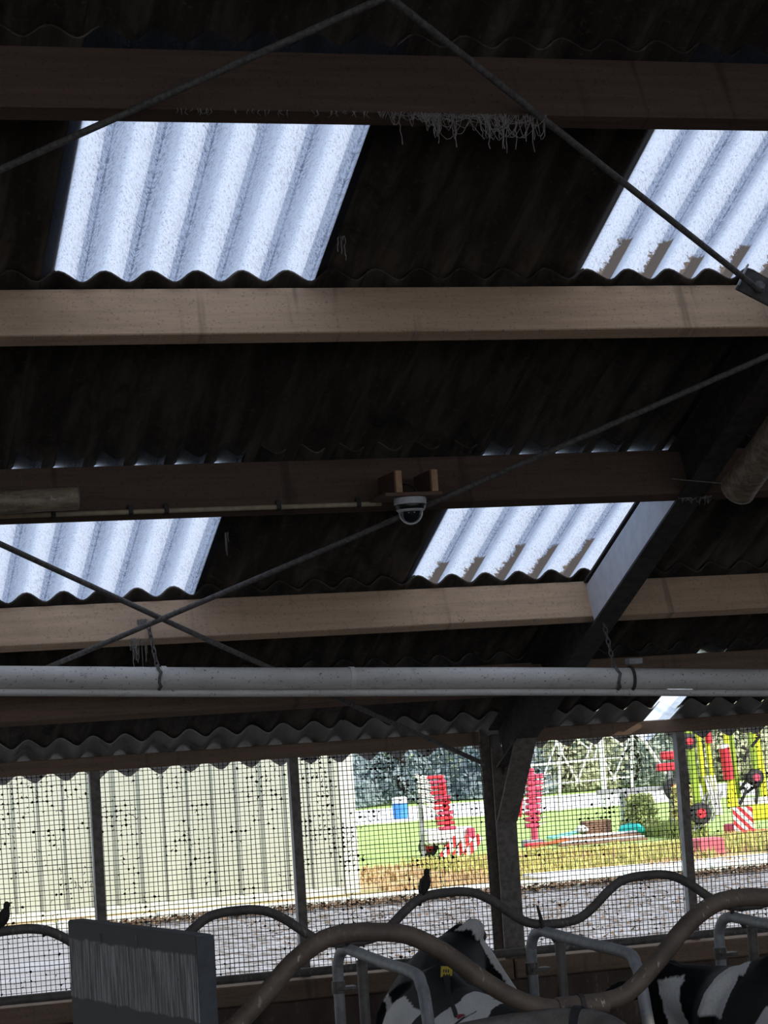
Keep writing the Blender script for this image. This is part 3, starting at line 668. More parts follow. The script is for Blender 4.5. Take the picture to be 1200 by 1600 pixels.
for i, (x, t, n_, dr, lab) in enumerate(((2.21, -.32, -.0, .10, 'wisp of cobweb on the right side of the upper left rooflight'), (2.16, 1.9, .0, .16, 'thin hanging thread beside the lower left rooflight'), (3.12, 1.55, 0, .07, 'wisp of cobweb by the dome camera on the rooflight edge'), (3.40, 2.50, -.197, .02, 'tiny pale cocoon under the bright lower purlin'))):
    cobweb('cobweb', roof(x, t, n_), .02, dr, 4, lab, 20+i)
# dusty fringe along purlin undersides
def fringe(t, depth, x0, x1, n, lab, seed):
    rnd = random.Random(seed); root = empty('cobweb_fringe', mw=roofM(0, t, -depth)); tag(root, lab, 'cobweb'); mb = MB()
    for q in range(n):
        x = rnd.uniform(x0, x1); l = rnd.uniform(.004, .022)
        mb.tube([(x, -.001, .002), (x+rnd.uniform(-.008, .008), .004, -l*.5), (x+rnd.uniform(-.015, .015), .006, -l)], [.0016, .0012, .0005], 4)
    o = mb.build('web_strands', M['web'], root); o['kind'] = 'stuff'
fringe(PT['p4'], .198, 1.0, 4.1, 70, 'dusty web fringe under the bright lower purlin', 41)
fringe(PT['p2'], .206, .9, 4.1, 40, 'dusty web fringe under the bright upper purlin', 43)
fringe(PT['p1'], .246, 1.4, 2.3, 60, 'dusty web fringe under the top purlin', 45)

# ------------------------------------------------------------------ cows
def remesh(mb, voxel, smooth=6):
    me = mb.mesh('raw', M['coat']); o = bpy.data.objects.new('raw', me); COL.objects.link(o)
    r = o.modifiers.new('r', 'REMESH'); r.mode = 'VOXEL'; r.voxel_size = voxel
    s = o.modifiers.new('s', 'SMOOTH'); s.iterations = smooth; s.factor = .5
    dg = bpy.context.evaluated_depsgraph_get(); new = bpy.data.meshes.new_from_object(o.evaluated_get(dg))
    bpy.data.objects.remove(o); bpy.data.meshes.remove(me)
    new.polygons.foreach_set('use_smooth', [True]*len(new.polygons)); new.materials.clear(); new.materials.append(M['coat']); return new
def loft(mb, rings, seg=20):
    """rings: centre, half-width vector, half-height vector"""
    vs = []; n = len(rings)
    for c, a, b in rings:
        for k in range(seg):
            t = 2*math.pi*k/seg; vs.append(V(c)+V(a)*math.cos(t)+V(b)*math.sin(t))
    fs = [(i*seg+k, i*seg+(k+1) % seg, (i+1)*seg+(k+1) % seg, (i+1)*seg+k) for i in range(n-1) for k in range(seg)]
    fs += [tuple(range(seg-1, -1, -1)), tuple((n-1)*seg+k for k in range(seg))]
    mb.add(vs, fs)
def cow(loc, poll, f, n, label, paint, lean=0.0, ear_drop=.0, neck_mid=None, wid=1.0):
    """lying cow, body along +Y from rump to chest; poll, f (towards the muzzle) and n (forehead normal) place the head"""
    root = empty('cow', loc); tag(root, label, 'cow')
    poll = V(poll)-V(loc); f = V(f).normalized(); n = V(n); n = (n-f*n.dot(f)).normalized(); s = f.cross(n)
    mb = MB()
    body = [(-1.06, .36, .06, .10), (-1.0, .40, .20, .22), (-.85, .43, .30, .31), (-.6, .43, .36, .38), (-.3, .41, .40, .41), (0, .42, .38, .41), (.28, .44, .33, .41), (.48, .46, .26, .37), (.60, .48, .18, .27), (.66, .48, .06, .10)]
    loft(mb, [((lean*(z-.1), y, z), (w*wid, 0, 0), (0, 0, h)) for y, z, w, h in body], 28)
    mb.tube([(lean*.7, -.92, .72), (lean*.7, -.5, .76), (lean*.7, -.1, .765), (lean*.7, .22, .82), (lean*.6, .42, .78)], [.09, .085, .085, .10, .10], 14)
    for sw in (-wid, wid):
        mb.tube([(sw*.12, -.72, .62), (sw*.25, -.74, .62), (sw*.27, -.70, .55)], [.10, .085, .06], 10)                  # hooks
        mb.tube([(sw*.27, -.62, .36), (sw*.40, -.25, .22), (sw*.46, -.05, .14)], [.24, .15, .08], 12)                  # thigh
        mb.tube([(sw*.46, -.05, .13), (sw*.50, -.35, .07), (sw*.50, -.62, .06)], [.075, .055, .05], 10)                # shank
        mb.tube([(sw*.50, -.60, .06), (sw*.50, -.72, .05)], [.055, .06], 10)
        mb.tube([(sw*.22, .38, .34), (sw*.27, .52, .20), (sw*.27, .74, .11)], [.15, .11, .075], 12)                    # fore leg folded
        mb.tube([(sw*.27, .74, .10), (sw*.25, .50, .055), (sw*.24, .36, .05)], [.07, .05, .055], 10)
    mb.tube([(0, -1.02, .55), (.02, -1.1, .4), (.10, -1.08, .15), (.2, -1.0, .05)], [.04, .03, .022, .03], 8)          # tail
    # neck
    nb = V((lean*.5, .42, .60)); nh = poll-n*.13+f*.06
    mid = V(neck_mid)-V(loc) if neck_mid else nb.lerp(nh, .55)+V((0, .05, .02))
    nk = bez([nb, mid, nh], 6); k = len(nk)
    mb.tube(nk, [.27-.14*i/(k-1) for i in range(k)], 18)
    # head
    hd = [(-.07, .055, .05, -.10), (-.03, .095, .09, -.10), (.04, .115, .115, -.115), (.12, .125, .125, -.122), (.19, .108, .120, -.120), (.27, .088, .105, -.110), (.36, .076, .088, -.096), (.43, .082, .078, -.088), (.49, .082, .070, -.086), (.53, .066, .055, -.088), (.555, .03, .03, -.09)]
    loft(mb, [(poll+f*a+n*c, s*w_, n*h) for a, w_, h, c in hd], 22)
    mb.tube([poll+f*.02-n*.02-s*.05, poll+f*.0+n*.005, poll+f*.02-n*.02+s*.05], [.045, .06, .045], 10)                 # poll tuft
    for sx in (-1, 1):
        mb.tube([poll+f*.135-n*.055+s*sx*.085, poll+f*.15-n*.055+s*sx*.105], [.036, .030], 8)                          # brow over the eye
        e0 = poll+f*.045-n*.085+s*sx*.08; e1 = e0+s*sx*.12-f*(.015-ear_drop)-n*.015; e2 = e0+s*sx*.235-f*(.0-ear_drop*2)-n*.02
        loft(mb, [(e0, f*.020, n*.02), (e0.lerp(e1, .5), f*.042, n*.024), (e1, f*.058, n*.024), (e1.lerp(e2, .5), f*.050, n*.020), (e2, f*.018, n*.012)], 12)
    me = remesh(mb, .0135, 5)
    ca = me.color_attributes.new('coat', 'FLOAT_COLOR', 'POINT')
    W_, B_, Pk = (.84, .80, .73), (.0045, .0042, .0046), (.42, .27, .22)
    buf = []
    for v in me.vertices:
        p = v.co; q = p-poll; hs, hn, hw = q.dot(f), q.dot(n), q.dot(s)
        inh = -.10 < hs < .60 and abs(hw) < .34 and -.26 < hn < .08
        c = paint(p, hs, hn, hw, inh, W_, B_, Pk); buf += [*c, 1]
    ca.data.foreach_set('color', buf)
    link('body', me, root)
    for sx in (-1, 1):
        e = poll+f*.165-n*.062+s*sx*.118
        MB().lathe([(.002, -.017)]+[(.017*math.cos(a), .017*math.sin(a)) for a in [-1.2, -.8, -.4, 0, .4, .8, 1.2]]+[(.002, .017)], e, 12).build('eye', M['dome'], root, True)
        nn = poll+f*.53-n*.06+s*sx*.045
        MB().lathe([(.002, -.010), (.011, -.006), (.013, 0), (.011, .006), (.002, .010)], nn, 10).build('nostril', M['black_plastic'], root, True)
    return root, poll, f, n, s

from mathutils.bvhtree import BVHTree
def on_coat(root, px):
    """points on a cow's coat, found along sight lines"""
    me = root.children[0].data; bv = BVHTree.FromPolygons([v.co for v in me.vertices], [list(q.vertices) for q in me.polygons]); loc = root.matrix_basis.translation; out = []
    for x, y in px:
        d = (rt2*((x-600)/F_PX)+up2*((800-y)/F_PX)+fw).normalized(); h = bv.ray_cast(EYE-loc, d)
        if h[0] is not None: out.append(h[0]-d*.008)
    return out
def nz(p, sc_, o=0): return mnoise.noise(V((p.x*sc_+o, p.y*sc_-o, p.z*sc_+2*o)))
def paint1(p, hs, hn, hw, inh, W_, B_, Pk):
    j = .012*nz(p, 14)
    if inh and p.z > .15:
        if hs > .47+j and hn > -.20: return Pk
        if hn > -.075+j and abs(hw+.01) < .050-.012*max(hs, 0)/.5+j+ (.02 if hs < .06 else 0) and hs > -.05 and abs(hw) < .1: return W_
        return B_
    if p.y > .5: return B_
    if -.12 < p.y < .46 and p.x < -.20+.03*nz(p, 6) and .3 < p.z < .84: return W_
    if -.52 < p.y+.06*nz(p, 5) < -.30 and -.26 < p.x < -.0 and p.z > .60: return W_
    if p.y < -.55 and nz(p, 2.0, 9) > .0: return W_
    if p.z < .15: return W_
    return B_
def paint2(p, hs, hn, hw, inh, W_, B_, Pk):
    j = .010*nz(p, 18)
    if inh and p.y > .35:
        if hs > .49 and hn > -.2: return Pk
        if hn > -.09 and abs(hw) < .060-.065*min(max(hs, 0), .5)+j and hs > .03+j: return W_
        return B_
    if .39 < p.y-.35*p.x+.06*nz(p, 4, 1) < .57 and p.x < .12 and p.z > .66: return W_
    if -.24 < p.y < -.08 and p.x < -.19 and p.z > .5: return W_
    if nz(p, 5.5, 2) > .50: return W_
    if p.y < -.35 and nz(p, 2.2, 5) > .05: return W_
    if p.z < .14: return W_
    return B_
c1, pl1, f1, n1, s1v = cow((3.06, 9.62, -.19), (3.45, 10.60, .80), (.50, -.24, -.83), (.66, -.62, .42), 'black and white cow with a yellow ear tag, head in profile behind the foreground rail', paint1, lean=-.05)
c2, pl2, f2, n2, s2v = cow((4.20, 8.62, -.17), (4.02, 9.56, .625), (.02, -.30, -.95), (-.30, -.90, .33), 'black and white cow facing the viewer with a white blaze, at the lower right', paint2, lean=0, neck_mid=(4.22, 9.38, .46), wid=.84)
# ear tag and collar of the first cow
ep = on_coat(c1, [(697, 1517)])[0]-fw*.06
MB().bbox((-.026, -.003, -.032), (.026, .003, .032), .003).build('ear_tag', M['tag'], c1, False, Matrix.Translation(ep) @ Matrix.Rotation(-.3, 4, 'Z') @ Matrix.Rotation(.1, 4, 'Y'))
for k, (xx, zz) in enumerate(((-.012, .012), (-.002, .012), (.008, .012), (-.010, -.008), (.002, -.008), (.012, -.008))):
    MB().box((xx-.003, -.0045, zz-.007), (xx+.003, -.003, zz+.007)).build('tag_print', M['black_plastic'], c1, False, Matrix.Translation(ep) @ Matrix.Rotation(-.3, 4, 'Z') @ Matrix.Rotation(.1, 4, 'Y'))
st = on_coat(c1, [(697, 1522), (700, 1535), (703, 1550), (707, 1565), (712, 1578), (716, 1590)])
if len(st) > 2:
    w_ = rt2*.016; mb = MB(); mb.add([p-w_ for p in st]+[p+w_ for p in st], [(i, i+1, len(st)+i+1, len(st)+i) for i in range(len(st)-1)]); mb.add([p-w_+fw*.006 for p in st]+[p+w_+fw*.006 for p in st], [(i, len(st)+i, len(st)+i+1, i+1) for i in range(len(st)-1)])
    mb.build('collar', M['strap'], c1)
    MB().bbox((-.016, -.010, -.014), (.016, .010, .014), .004).build('collar_tag', M['redtag'], c1, False, Matrix.Translation(st[-1]+rt2*.012-up2*.0))
# ------------------------------------------------------------------ birds
def bird(foot, yaw, tilt, label):
    root = empty('bird', foot, yaw); tag(root, label, 'bird', 'birds on the neck rail')
    ct, st = math.cos(tilt), math.sin(tilt)
    def P(a, h): return V((a*ct-h*st*0, 0, 0))
    base = V((0, 0, .028)); ax = V((ct, 0, st)); nn = V((-st, 0, ct))
    def q(a, h=0): return base+ax*a+nn*h
    mb = MB()
    mb.tube([q(-.035), q(-.028), q(-.012), q(.008), (q(.028)), q(.044), q(.056)], [.005, .013, .021, .0255, .024, .018, .013], 14)
    mb.tube([q(.050, .0), q(.060, .004), q(.070, .007), q(.079, .008), q(.083, .008)], [.012, .0145, .0150, .011, .004], 12)
    mb.build('body', M['bird'], root, True)
    hd = q(.072, .007); fwd = V((math.cos(tilt-.9), 0, math.sin(tilt-.9)))
    MB().tube([hd+fwd*.010, hd+fwd*.018, hd+fwd*.027], [.0042, .003, .0007], 8).build('beak', M['beak'], root, True)
    a, b2 = q(-.028, .0), q(-.092, .002)
    mb = MB(); wv = V((0, 1, 0)); mb.prism([a-wv*.008+nn*.004, a+wv*.008+nn*.004, b2+wv*.012+nn*.001, b2-wv*.012+nn*.001], nn*-.004); mb.build('tail', M['bird'], root)
    for sy in (-1, 1):
        mb = MB(); loft(mb, [(q(.045, .004)+wv*sy*.016, nn*.006, wv*.004), (q(.025, .004)+wv*sy*.023, nn*.016, wv*.005), (q(-.005, .003)+wv*sy*.022, nn*.015, wv*.005), (q(-.035, .003)+wv*sy*.014, nn*.008, wv*.004), (q(-.058, .003)+wv*sy*.006, nn*.002, wv*.002)], 10); mb.build('wing', M['bird'], root, True)
        MB().tube([q(-.004, -.018)+wv*sy*.008, V((.006, sy*.009, .012)), V((.004, sy*.010, .0))], .0016, 6).build('leg', M['beak'], root)
        for dx in (.014, .010, -.010): MB().tube([V((.004, sy*.010, .001)), V((.004+dx, sy*.010+(.005 if dx == .010 else 0), .0005))], .0012, 5).build('toe', M['beak'], root)
    e = hd+fwd*.004+nn*.003
    return root
bird((3.034, 10.0, 1.042), .25, 1.22, 'small dark bird on the waved rail in front of the outside lawn')
bird((1.108, 10.0, 1.051), -.1, 1.15, 'small dark bird on the waved rail at the left edge')

# ------------------------------------------------------------------ outside: ground, kerb, neighbouring barn
o = MB().box((-30, 12.24, -.3), (40, 23.0, 0)).build('floor_yard', M['yard']); tag(o, kind='structure')
o = MB().box((-30, 23.0, -.3), (60, 200, .02)).build('floor_field', M['grass']); tag(o, kind='structure')
for i in range(14):
    x = -1.0+i*1.02
    o = MB().bbox((x, 22.85, -.05), (x+1.0, 23.02, .085+.006*(i % 3)), .012).build('kerb_stone', M['clad_trim']); 
    if i == 0: kr = empty('kerb', (0, 0, 0)); tag(kr, 'pale concrete kerb along the far side of the yard', 'kerb')
    o.parent = kr
ll = MB(); rnd = random.Random(5)
for q in range(2600):
    x = rnd.uniform(3.5, 12.5); y = 22.84-abs(rnd.gauss(0, .22)); s0 = rnd.uniform(.02, .05); a = rnd.uniform(0, 6.28); z = rnd.uniform(.002, .05)
    dx, dy = math.cos(a)*s0, math.sin(a)*s0; ll.add([(x-dx, y-dy, z), (x+dy*.6, y-dx*.6, z+.01), (x+dx, y+dy, z+.03), (x-dy*.6, y+dx*.6, z+.01)], [(0, 1, 2, 3)])
for q in range(2500):
    x = rnd.uniform(4.5, 12.5); y = rnd.uniform(15.5, 22.6); s0 = rnd.uniform(.012, .035); a = rnd.uniform(0, 6.28); z = rnd.uniform(.002, .01)
    dx, dy = math.cos(a)*s0, math.sin(a)*s0; ll.add([(x-dx, y-dy, z), (x+dy*.6, y-dx*.6, z+.008), (x+dx, y+dy, z+.02), (x-dy*.6, y+dx*.6, z+.008)], [(0, 1, 2, 3)])
o = ll.build('leaf_litter', M['leaf_litter']); tag(o, 'brown leaf litter blown against the kerb across the yard', 'leaves', kind='stuff')
nb = empty('clad_barn', (6.62, 24.3, 0)); tag(nb, 'neighbouring building with cream green ribbed metal cladding outside the mesh', 'building')
RP = .2706
def clad_panel(w):
    poly = []; n = int(round(w/RP)); x = 0
    for i in range(n):
        x = i*RP; poly += [(x, 0), (x+RP-.10, 0), (x+RP-.08, -.036), (x+RP-.02, -.036)]
    poly += [(n*RP, 0)]; mb = MB(); N = len(poly); H_ = 3.6
    vs = [(px, py, .10) for px, py in poly]+[(px, py, H_) for px, py in poly]
    mb.add(vs, [(i, i+1, N+i+1, N+i) for i in range(N-1)]); mb.add([(0, .06, .10), (n*RP, .06, .10), (n*RP, .06, H_), (0, .06, H_)], [(3, 2, 1, 0)]); return mb.mesh('cladding_panel', M['clad'])
cm = clad_panel(4*RP)
for k in range(9): link('cladding_panel', cm, nb, Matrix.Translation((-.16-(k+1)*4*RP, .002*(k % 2), 0)))
MB().bbox((-.17, -.05, .02), (0.0, .12, 3.7), .006).build('corner_flashing', M['clad_trim'], nb)
MB().box((-11, -.03, -.05), (0, .10, .10)).build('plinth', M['clad_trim'], nb)
MB().box((-11, .06, 0), (-.02, 8, 3.6)).build('building_core', M['clad_trim'], nb)
o = MB().box((-30, 41.5, .0), (60, 49, .03)).build('floor_track', M['road']); tag(o, kind='structure')
o = MB().bbox((8.6, 23.35, .0), (11.9, 24.5, .06), .01).build('concrete_strip', M['road']); tag(o, 'pale concrete slab strip beyond the kerb right of the column', 'slab')

# ------------------------------------------------------------------ trees beyond the track
def tree(x, y, h, w, mat, label, seed, conifer=False):
    rnd = random.Random(seed); root = empty('tree', (x, y, 0)); tag(root, label, 'tree', 'trees beyond the pale track')
    MB().tube([(0, 0, 0), (.05, 0, h*.4), (0, 0, h*.9)], [.16, .12, .03], 8).build('trunk', M['bark'], root, True)
    mb = MB()
    for q in range(6000):
        u = rnd.random()**1.5; zz = .08+u*h
        rad = w*((1-u)**.8 if conifer else (math.sin(math.pi*min(max((u*.8+.2), .02), 1))**.5))
        rad *= .75+.35*mnoise.noise(V((u*5, seed, rnd.random())))
        a = rnd.uniform(0, 6.28); rr = rad*math.sqrt(rnd.uniform(.25, 1)); c = V((math.cos(a)*rr, math.sin(a)*rr, zz)); s0 = rnd.uniform(.05, .12)
        d1 = V((rnd.gauss(0, 1), rnd.gauss(0, 1), rnd.gauss(0, 1))).normalized()*s0; d2 = d1.orthogonal().normalized()*s0*.6
        mb.add([c-d1, c+d2, c+d1, c-d2], [(0, 1, 2, 3)])
    o = mb.build('foliage', mat, root); o['kind'] = 'stuff'
    return root
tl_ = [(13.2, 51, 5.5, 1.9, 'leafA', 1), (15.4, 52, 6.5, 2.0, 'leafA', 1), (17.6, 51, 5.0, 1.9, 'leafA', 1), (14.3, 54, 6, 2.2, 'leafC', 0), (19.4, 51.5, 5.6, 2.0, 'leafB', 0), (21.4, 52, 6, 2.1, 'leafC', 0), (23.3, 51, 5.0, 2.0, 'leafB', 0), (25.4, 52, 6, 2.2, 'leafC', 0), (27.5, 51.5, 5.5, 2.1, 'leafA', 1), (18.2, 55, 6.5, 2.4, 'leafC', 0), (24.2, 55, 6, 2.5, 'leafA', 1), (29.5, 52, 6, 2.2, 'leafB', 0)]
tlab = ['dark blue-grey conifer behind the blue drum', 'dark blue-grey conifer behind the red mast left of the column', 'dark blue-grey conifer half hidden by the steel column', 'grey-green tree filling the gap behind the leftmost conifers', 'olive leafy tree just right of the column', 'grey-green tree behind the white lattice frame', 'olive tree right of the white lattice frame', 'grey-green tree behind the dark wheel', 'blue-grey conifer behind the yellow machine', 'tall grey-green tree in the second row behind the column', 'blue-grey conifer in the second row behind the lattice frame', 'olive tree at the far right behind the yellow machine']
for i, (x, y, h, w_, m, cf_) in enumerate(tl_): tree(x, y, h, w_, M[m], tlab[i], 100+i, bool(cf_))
hb = MB(); rnd = random.Random(77)
for q in range(26000):
    c = V((rnd.uniform(6, 40), 58.5+rnd.uniform(0, 2), 5*rnd.random()**1.6)); s0 = rnd.uniform(.08, .2)
    d1 = V((rnd.gauss(0, 1), rnd.gauss(0, 1), rnd.gauss(0, 1))).normalized()*s0; d2 = d1.orthogonal().normalized()*s0*.6
    hb.add([c-d1, c+d2, c+d1, c-d2], [(0, 1, 2, 3)])
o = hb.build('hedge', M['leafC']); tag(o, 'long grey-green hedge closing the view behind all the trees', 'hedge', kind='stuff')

# ------------------------------------------------------------------ weeds and bush
def blades(name, n, xr, yr, hr, mat, label, seed, cond=None, z=.02):
    rnd = random.Random(seed); mb = MB()
    for q in range(n):
        x = rnd.uniform(*xr); y = rnd.uniform(*yr)
        if mnoise.noise(V((x*1.1, y*.9, seed))) < rnd.uniform(-.5, .3): continue
        if cond and not cond(x, y): continue
        for b in range(3):
            h = rnd.uniform(*hr)*(.7+.6*mnoise.noise(V((x*.7, y*.7, seed+3)))); a = rnd.uniform(0, 6.28); l = rnd.uniform(.1, .5)*h; w_ = rnd.uniform(.008, .022)
            d = V((math.cos(a), math.sin(a), 0)); sdv = V((-d.y, d.x, 0))*w_; p = V((x+rnd.uniform(-.08, .08), y, z))
            mb.add([p-sdv, p+sdv, p+d*l*.4+V((0, 0, h*.6))+sdv*.8, p+d*l+V((0, 0, h)), p+d*l*.4+V((0, 0, h*.6))-sdv*.8], [(0, 1, 2, 3, 4)])
    o = mb.build(name, mat); tag(o, label, 'weeds', kind='stuff'); return o
blades('weeds', 4200, (8.3, 15.5), (24.6, 28.6), (.05, .20), M['weed'], 'yellow-green weeds growing beyond the concrete strip', 201, lambda x, y: not (11.2 < x < 12.0 and y < 25.6))
blades('dry_weeds', 2600, (6.9, 13.5), (23.3, 28.0), (.03, .12), M['weed2'], 'low brown dried weeds and leaves beside the cladded building', 203, lambda x, y: not (11.2 < x < 12.0 and y < 25.6))
blades('tall_weeds', 900, (12.65, 13.05), (29.3, 30.4), (.14, .34), M['weed3'], 'taller green weeds left of the yellow machine', 205)
def bush(x, y, r, h, mat, label, seed):
    rnd = random.Random(seed); root = empty('bush', (x, y, .02)); tag(root, label, 'bush'); mb = MB()
    for q in range(900):
        a = rnd.uniform(0, 6.28); u = rnd.random(); rr = r*math.sqrt(rnd.random())*(1-.5*u); c = V((math.cos(a)*rr, math.sin(a)*rr, u*h)); s0 = rnd.uniform(.03, .06)
        d1 = V((rnd.gauss(0, 1), rnd.gauss(0, 1), rnd.gauss(0, 1))).normalized()*s0; d2 = d1.orthogonal().normalized()*s0*.5; mb.add([c-d1, c+d2, c+d1, c-d2], [(0, 1, 2, 3)])
    o = mb.build('foliage', mat, root); o['kind'] = 'stuff'
    for k in range(5): MB().tube([(0, 0, 0), (rnd.uniform(-.5, .5)*r, rnd.uniform(-.5, .5)*r, h*.8)], [.012, .004], 5).build('stem', M['bark'], root)
bush(12.62, 30.6, .36, .60, M['weed3'], 'green bush beside the dark red-hubbed wheel', 301)
bush(13.30, 30.5, .32, .70, M['weed'], 'yellowing bush behind the dark red-hubbed wheel', 303)

# ------------------------------------------------------------------ machines and clutter on the grass
def stripes(name):
    t = NT(name); X, Y, Z = t.xyz(); k = t.math('FRACT', t.math('MULTIPLY', t.math('ADD', X, Z), 7.0)); c = t.mix(t.math('GREATER_THAN', k, .5), (.78, .78, .77), (.62, .04, .05))
    return t.done(t.bsdf(c, .5))
M['hazard'] = stripes('red_white_hazard')
def wheel(parent, c, r, w_, hub='red'):
    g = MB().tube([V((0, -w_/2, 0)), V((0, -w_*.4, 0)), V((0, w_*.4, 0)), V((0, w_/2, 0))], [r*.9, r, r, r*.9], 22).build('wheel', M['blackrub'], parent, True, Matrix.Translation(V(c)))
    MB().tube([V((0, -w_/2-.012, 0)), V((0, -w_/2, 0))], [r*.40, r*.48], 14).build('hub', M[hub], g, True); return g
# red folded rake
rk = empty('hay_rake', (9.33, 29.7, .02)); tag(rk, 'folded red hay rake with red and white warning boards, left of the column', 'farm machine')
MB().bbox((-.30, -.15, .16), (.42, .2, .38), .04).build('chassis', M['white_paint'], rk)
MB().bbox((.28, -.19, .20), (.40, -.15, .36), .01).build('side_bracket', M['magenta'], rk)
MB().tube([(.02, -.05, .05), (.06, -.05, .5), (.0, -.05, 1.1)], [.05, .045, .04], 10).build('mast', M['red'], rk, True)
rnd = random.Random(9)
for k in range(11):
    z = .38+k*.07; c = V((.03-.012*k+rnd.uniform(-.02, .02), -.10, z))
    MB().bbox(c-V((.12, .05, .024)), c+V((.12, .05, .026)), .012).build('tine_plate', M['red'] if k % 3 else M['magenta'], rk)
    if k > 2:
        for m_ in range(2): MB().tube([c+V((-.10, -.03, -.02+m_*.03)), c+V((-.30, -.06, .03+m_*.03))], .011, 6).build('tine', M['white_paint'], rk)
MB().tube([(-.30, 0, 0), (-.30, 0, 1.0)], .035, 8).build('support_post', M['greypaint'], rk, True)
for x, a in ((.0, .75), (.18, .75), (.34, .75)):
    MB().bbox((-.055, -.01, -.17), (.055, .01, .17), .003).build('warning_board', M['hazard'], rk, False, Matrix.Translation((x, -.24, .12)) @ Matrix.Rotation(a, 4, 'Y'))
wheel(rk, (-.2, .1, .13), .13, .1); wheel(rk, (.35, .1, .13), .13, .1)
# second red arm
ra = empty('tedder_arm', (10.78, 30.2, .02)); tag(ra, 'upright red folded tedder arm just right of the column', 'farm machine')
MB().prism([(-.20, 0, .45), (-.12, 0, .42), (-.03, 0, 1.0), (-.06, 0, 1.12), (-.14, 0, 1.10)], (0, .08, 0)).build('arm_plate', M['red'], ra)
for k in range(9):
    z = .30+k*.085
    MB().bbox((-.07+.008*k, -.06, z-.032), (.13+.014*k, .06, z+.032), .015).build('rotor_plate', M['magenta'], ra)
    MB().tube([(.10+.012*k, -.05, z), (.20+.015*k, -.10, z+.03)], .010, 6).build('tine', M['white_paint'], ra)
MB().tube([(.05, 0, .02), (.06, 0, 1.1)], .05, 10).build('mast', M['magenta'], ra, True)
MB().bbox((-.12, -.12, 0), (.16, .12, .10), .02).build('foot', M['greypaint'], ra)
MB().bbox((-.16, -.16, .02), (.42, -.12, .06), .01).build('ground_bar', M['red'], ra)
# blue drum
dr = empty('blue_drum', (12.62, 42.9, .03)); tag(dr, 'blue drum with a white lid standing on the pale track', 'drum')
MB().lathe([(.13, 0), (.145, .02), (.15, .12), (.145, .13), (.15, .14), (.15, .26), (.14, .30)], seg=20).build('drum_body', M['blue'], dr, True)
MB().lathe([(.145, .30), (.15, .31), (.15, .40), (.12, .42)], seg=20).build('lid', M['white_paint'], dr, True)
# lattice frame
lf = empty('lattice_frame', (16.2, 41.0, .02)); tag(lf, 'white lattice frame standing at the far edge of the lawn', 'frame')
for x in (-1.75, -.95, 0, .55): MB().tube([(x, 0, 0), (x+(.15 if x else 0), 0, 1.9)], .055 if x == 0 else .032, 8).build('upright', M['white_paint'], lf, True)
for z in (.5, .9, 1.35, 1.7): MB().tube([(-1.75, 0, z), (.55, 0, z+.05)], .020, 6).build('crossbar', M['white_paint'], lf, True)
for k in range(6):
    x = -1.7+k*.38; z0, z1 = ((.5, 1.35) if k % 2 else (1.35, .5)); MB().tube([(x, 0, z0), (x+.42, 0, z1)], .018, 6).build('diagonal', M['white_paint'], lf, True)
for k in range(4): MB().tube([(-.9+k*.36, .03, .9+.5*(k % 2)), (-.55+k*.36, .03, 1.7-.6*(k % 2))], .016, 6).build('diagonal', M['white_paint'], lf, True)
# clutter heap
pw = empty('plank_stack', (11.55, 29.9, .02)); tag(pw, 'low stack of weathered planks on the grass right of the red arm', 'planks')
for k in range(4): MB().bbox((-.55+.05*k, -.3+.12*k, .0+.03*k), (.75, -.18+.12*k, .03+.03*k), .004).build('plank', M['road'] if k % 2 else M['brown'], pw)
o = MB(); loft(o, [((-.20, 0, .09), (0, .04, 0), (0, 0, .03)), ((-.15, 0, .10), (0, .11, 0), (0, 0, .075)), ((-.03, 0, .11), (0, .13, 0), (0, 0, .09)), ((.10, 0, .10), (0, .12, 0), (0, 0, .085)), ((.17, 0, .09), (0, .08, 0), (0, 0, .05)), ((.19, 0, .09), (0, .03, 0), (0, 0, .02))], 14)
o = o.build('tarpaulin_bundle', M['turq'], None, True, Matrix.Translation((12.35, 30.3, .04))); tag(o, 'turquoise tarpaulin bundle lying on the grass', 'tarpaulin')
o = MB().bbox((-.22, -.12, 0), (.22, .12, .03), .008).build('folded_sheet', M['cyan'], None, False, Matrix.Translation((11.30, 30.3, .13)) @ Matrix.Rotation(-.12, 4, 'Y')); tag(o, 'pale cyan folded sheet lying by the planks', 'sheet')
o = MB(); loft(o, [((-.09, 0, .05), (0, .03, 0), (0, 0, .02)), ((-.06, 0, .06), (0, .07, 0), (0, 0, .05)), ((.03, 0, .06), (0, .075, 0), (0, 0, .055)), ((.08, 0, .05), (0, .05, 0), (0, 0, .03))], 12)
o = o.build('white_sack', M['white_paint'], None, True, Matrix.Translation((11.55, 30.2, .15))); tag(o, 'small white sack lying on the planks', 'sack')
cr = empty('wooden_crate', (11.80, 30.3, .13)); tag(cr, 'brown wooden crate between the white sack and the turquoise bundle', 'crate')
for z in (.0, .065, .13): MB().bbox((-.20, -.11, z), (.20, -.09, z+.055), .004).build('slat', M['brown'], cr); MB().bbox((-.20, .09, z), (.20, .11, z+.055), .004).build('slat', M['brown'], cr)
for x in (-.20, .185): MB().bbox((x, -.09, 0), (x+.015, .09, .185), .004).build('end_board', M['brown'], cr)
MB().box((-.19, -.09, 0), (.19, .09, .01)).build('crate_floor', M['brown'], cr)
o = MB().bbox((-.30, -.06, 0), (.30, .06, .04), .006).build('orange_plank', M['orange'], None, False, Matrix.Translation((10.72, 29.4, .07)) @ Matrix.Rotation(-.14, 4, 'Y')); tag(o, 'rust-orange plank leaning at the foot of the red arm', 'plank')
o = MB().bbox((-.17, -.14, 0), (.17, .14, .21), .02).build('pink_crate', M['pink'], None, False, Matrix.Translation((11.32, 25.4, .03))); tag(o, 'pinkish red box behind the right mesh post on the grass', 'box')
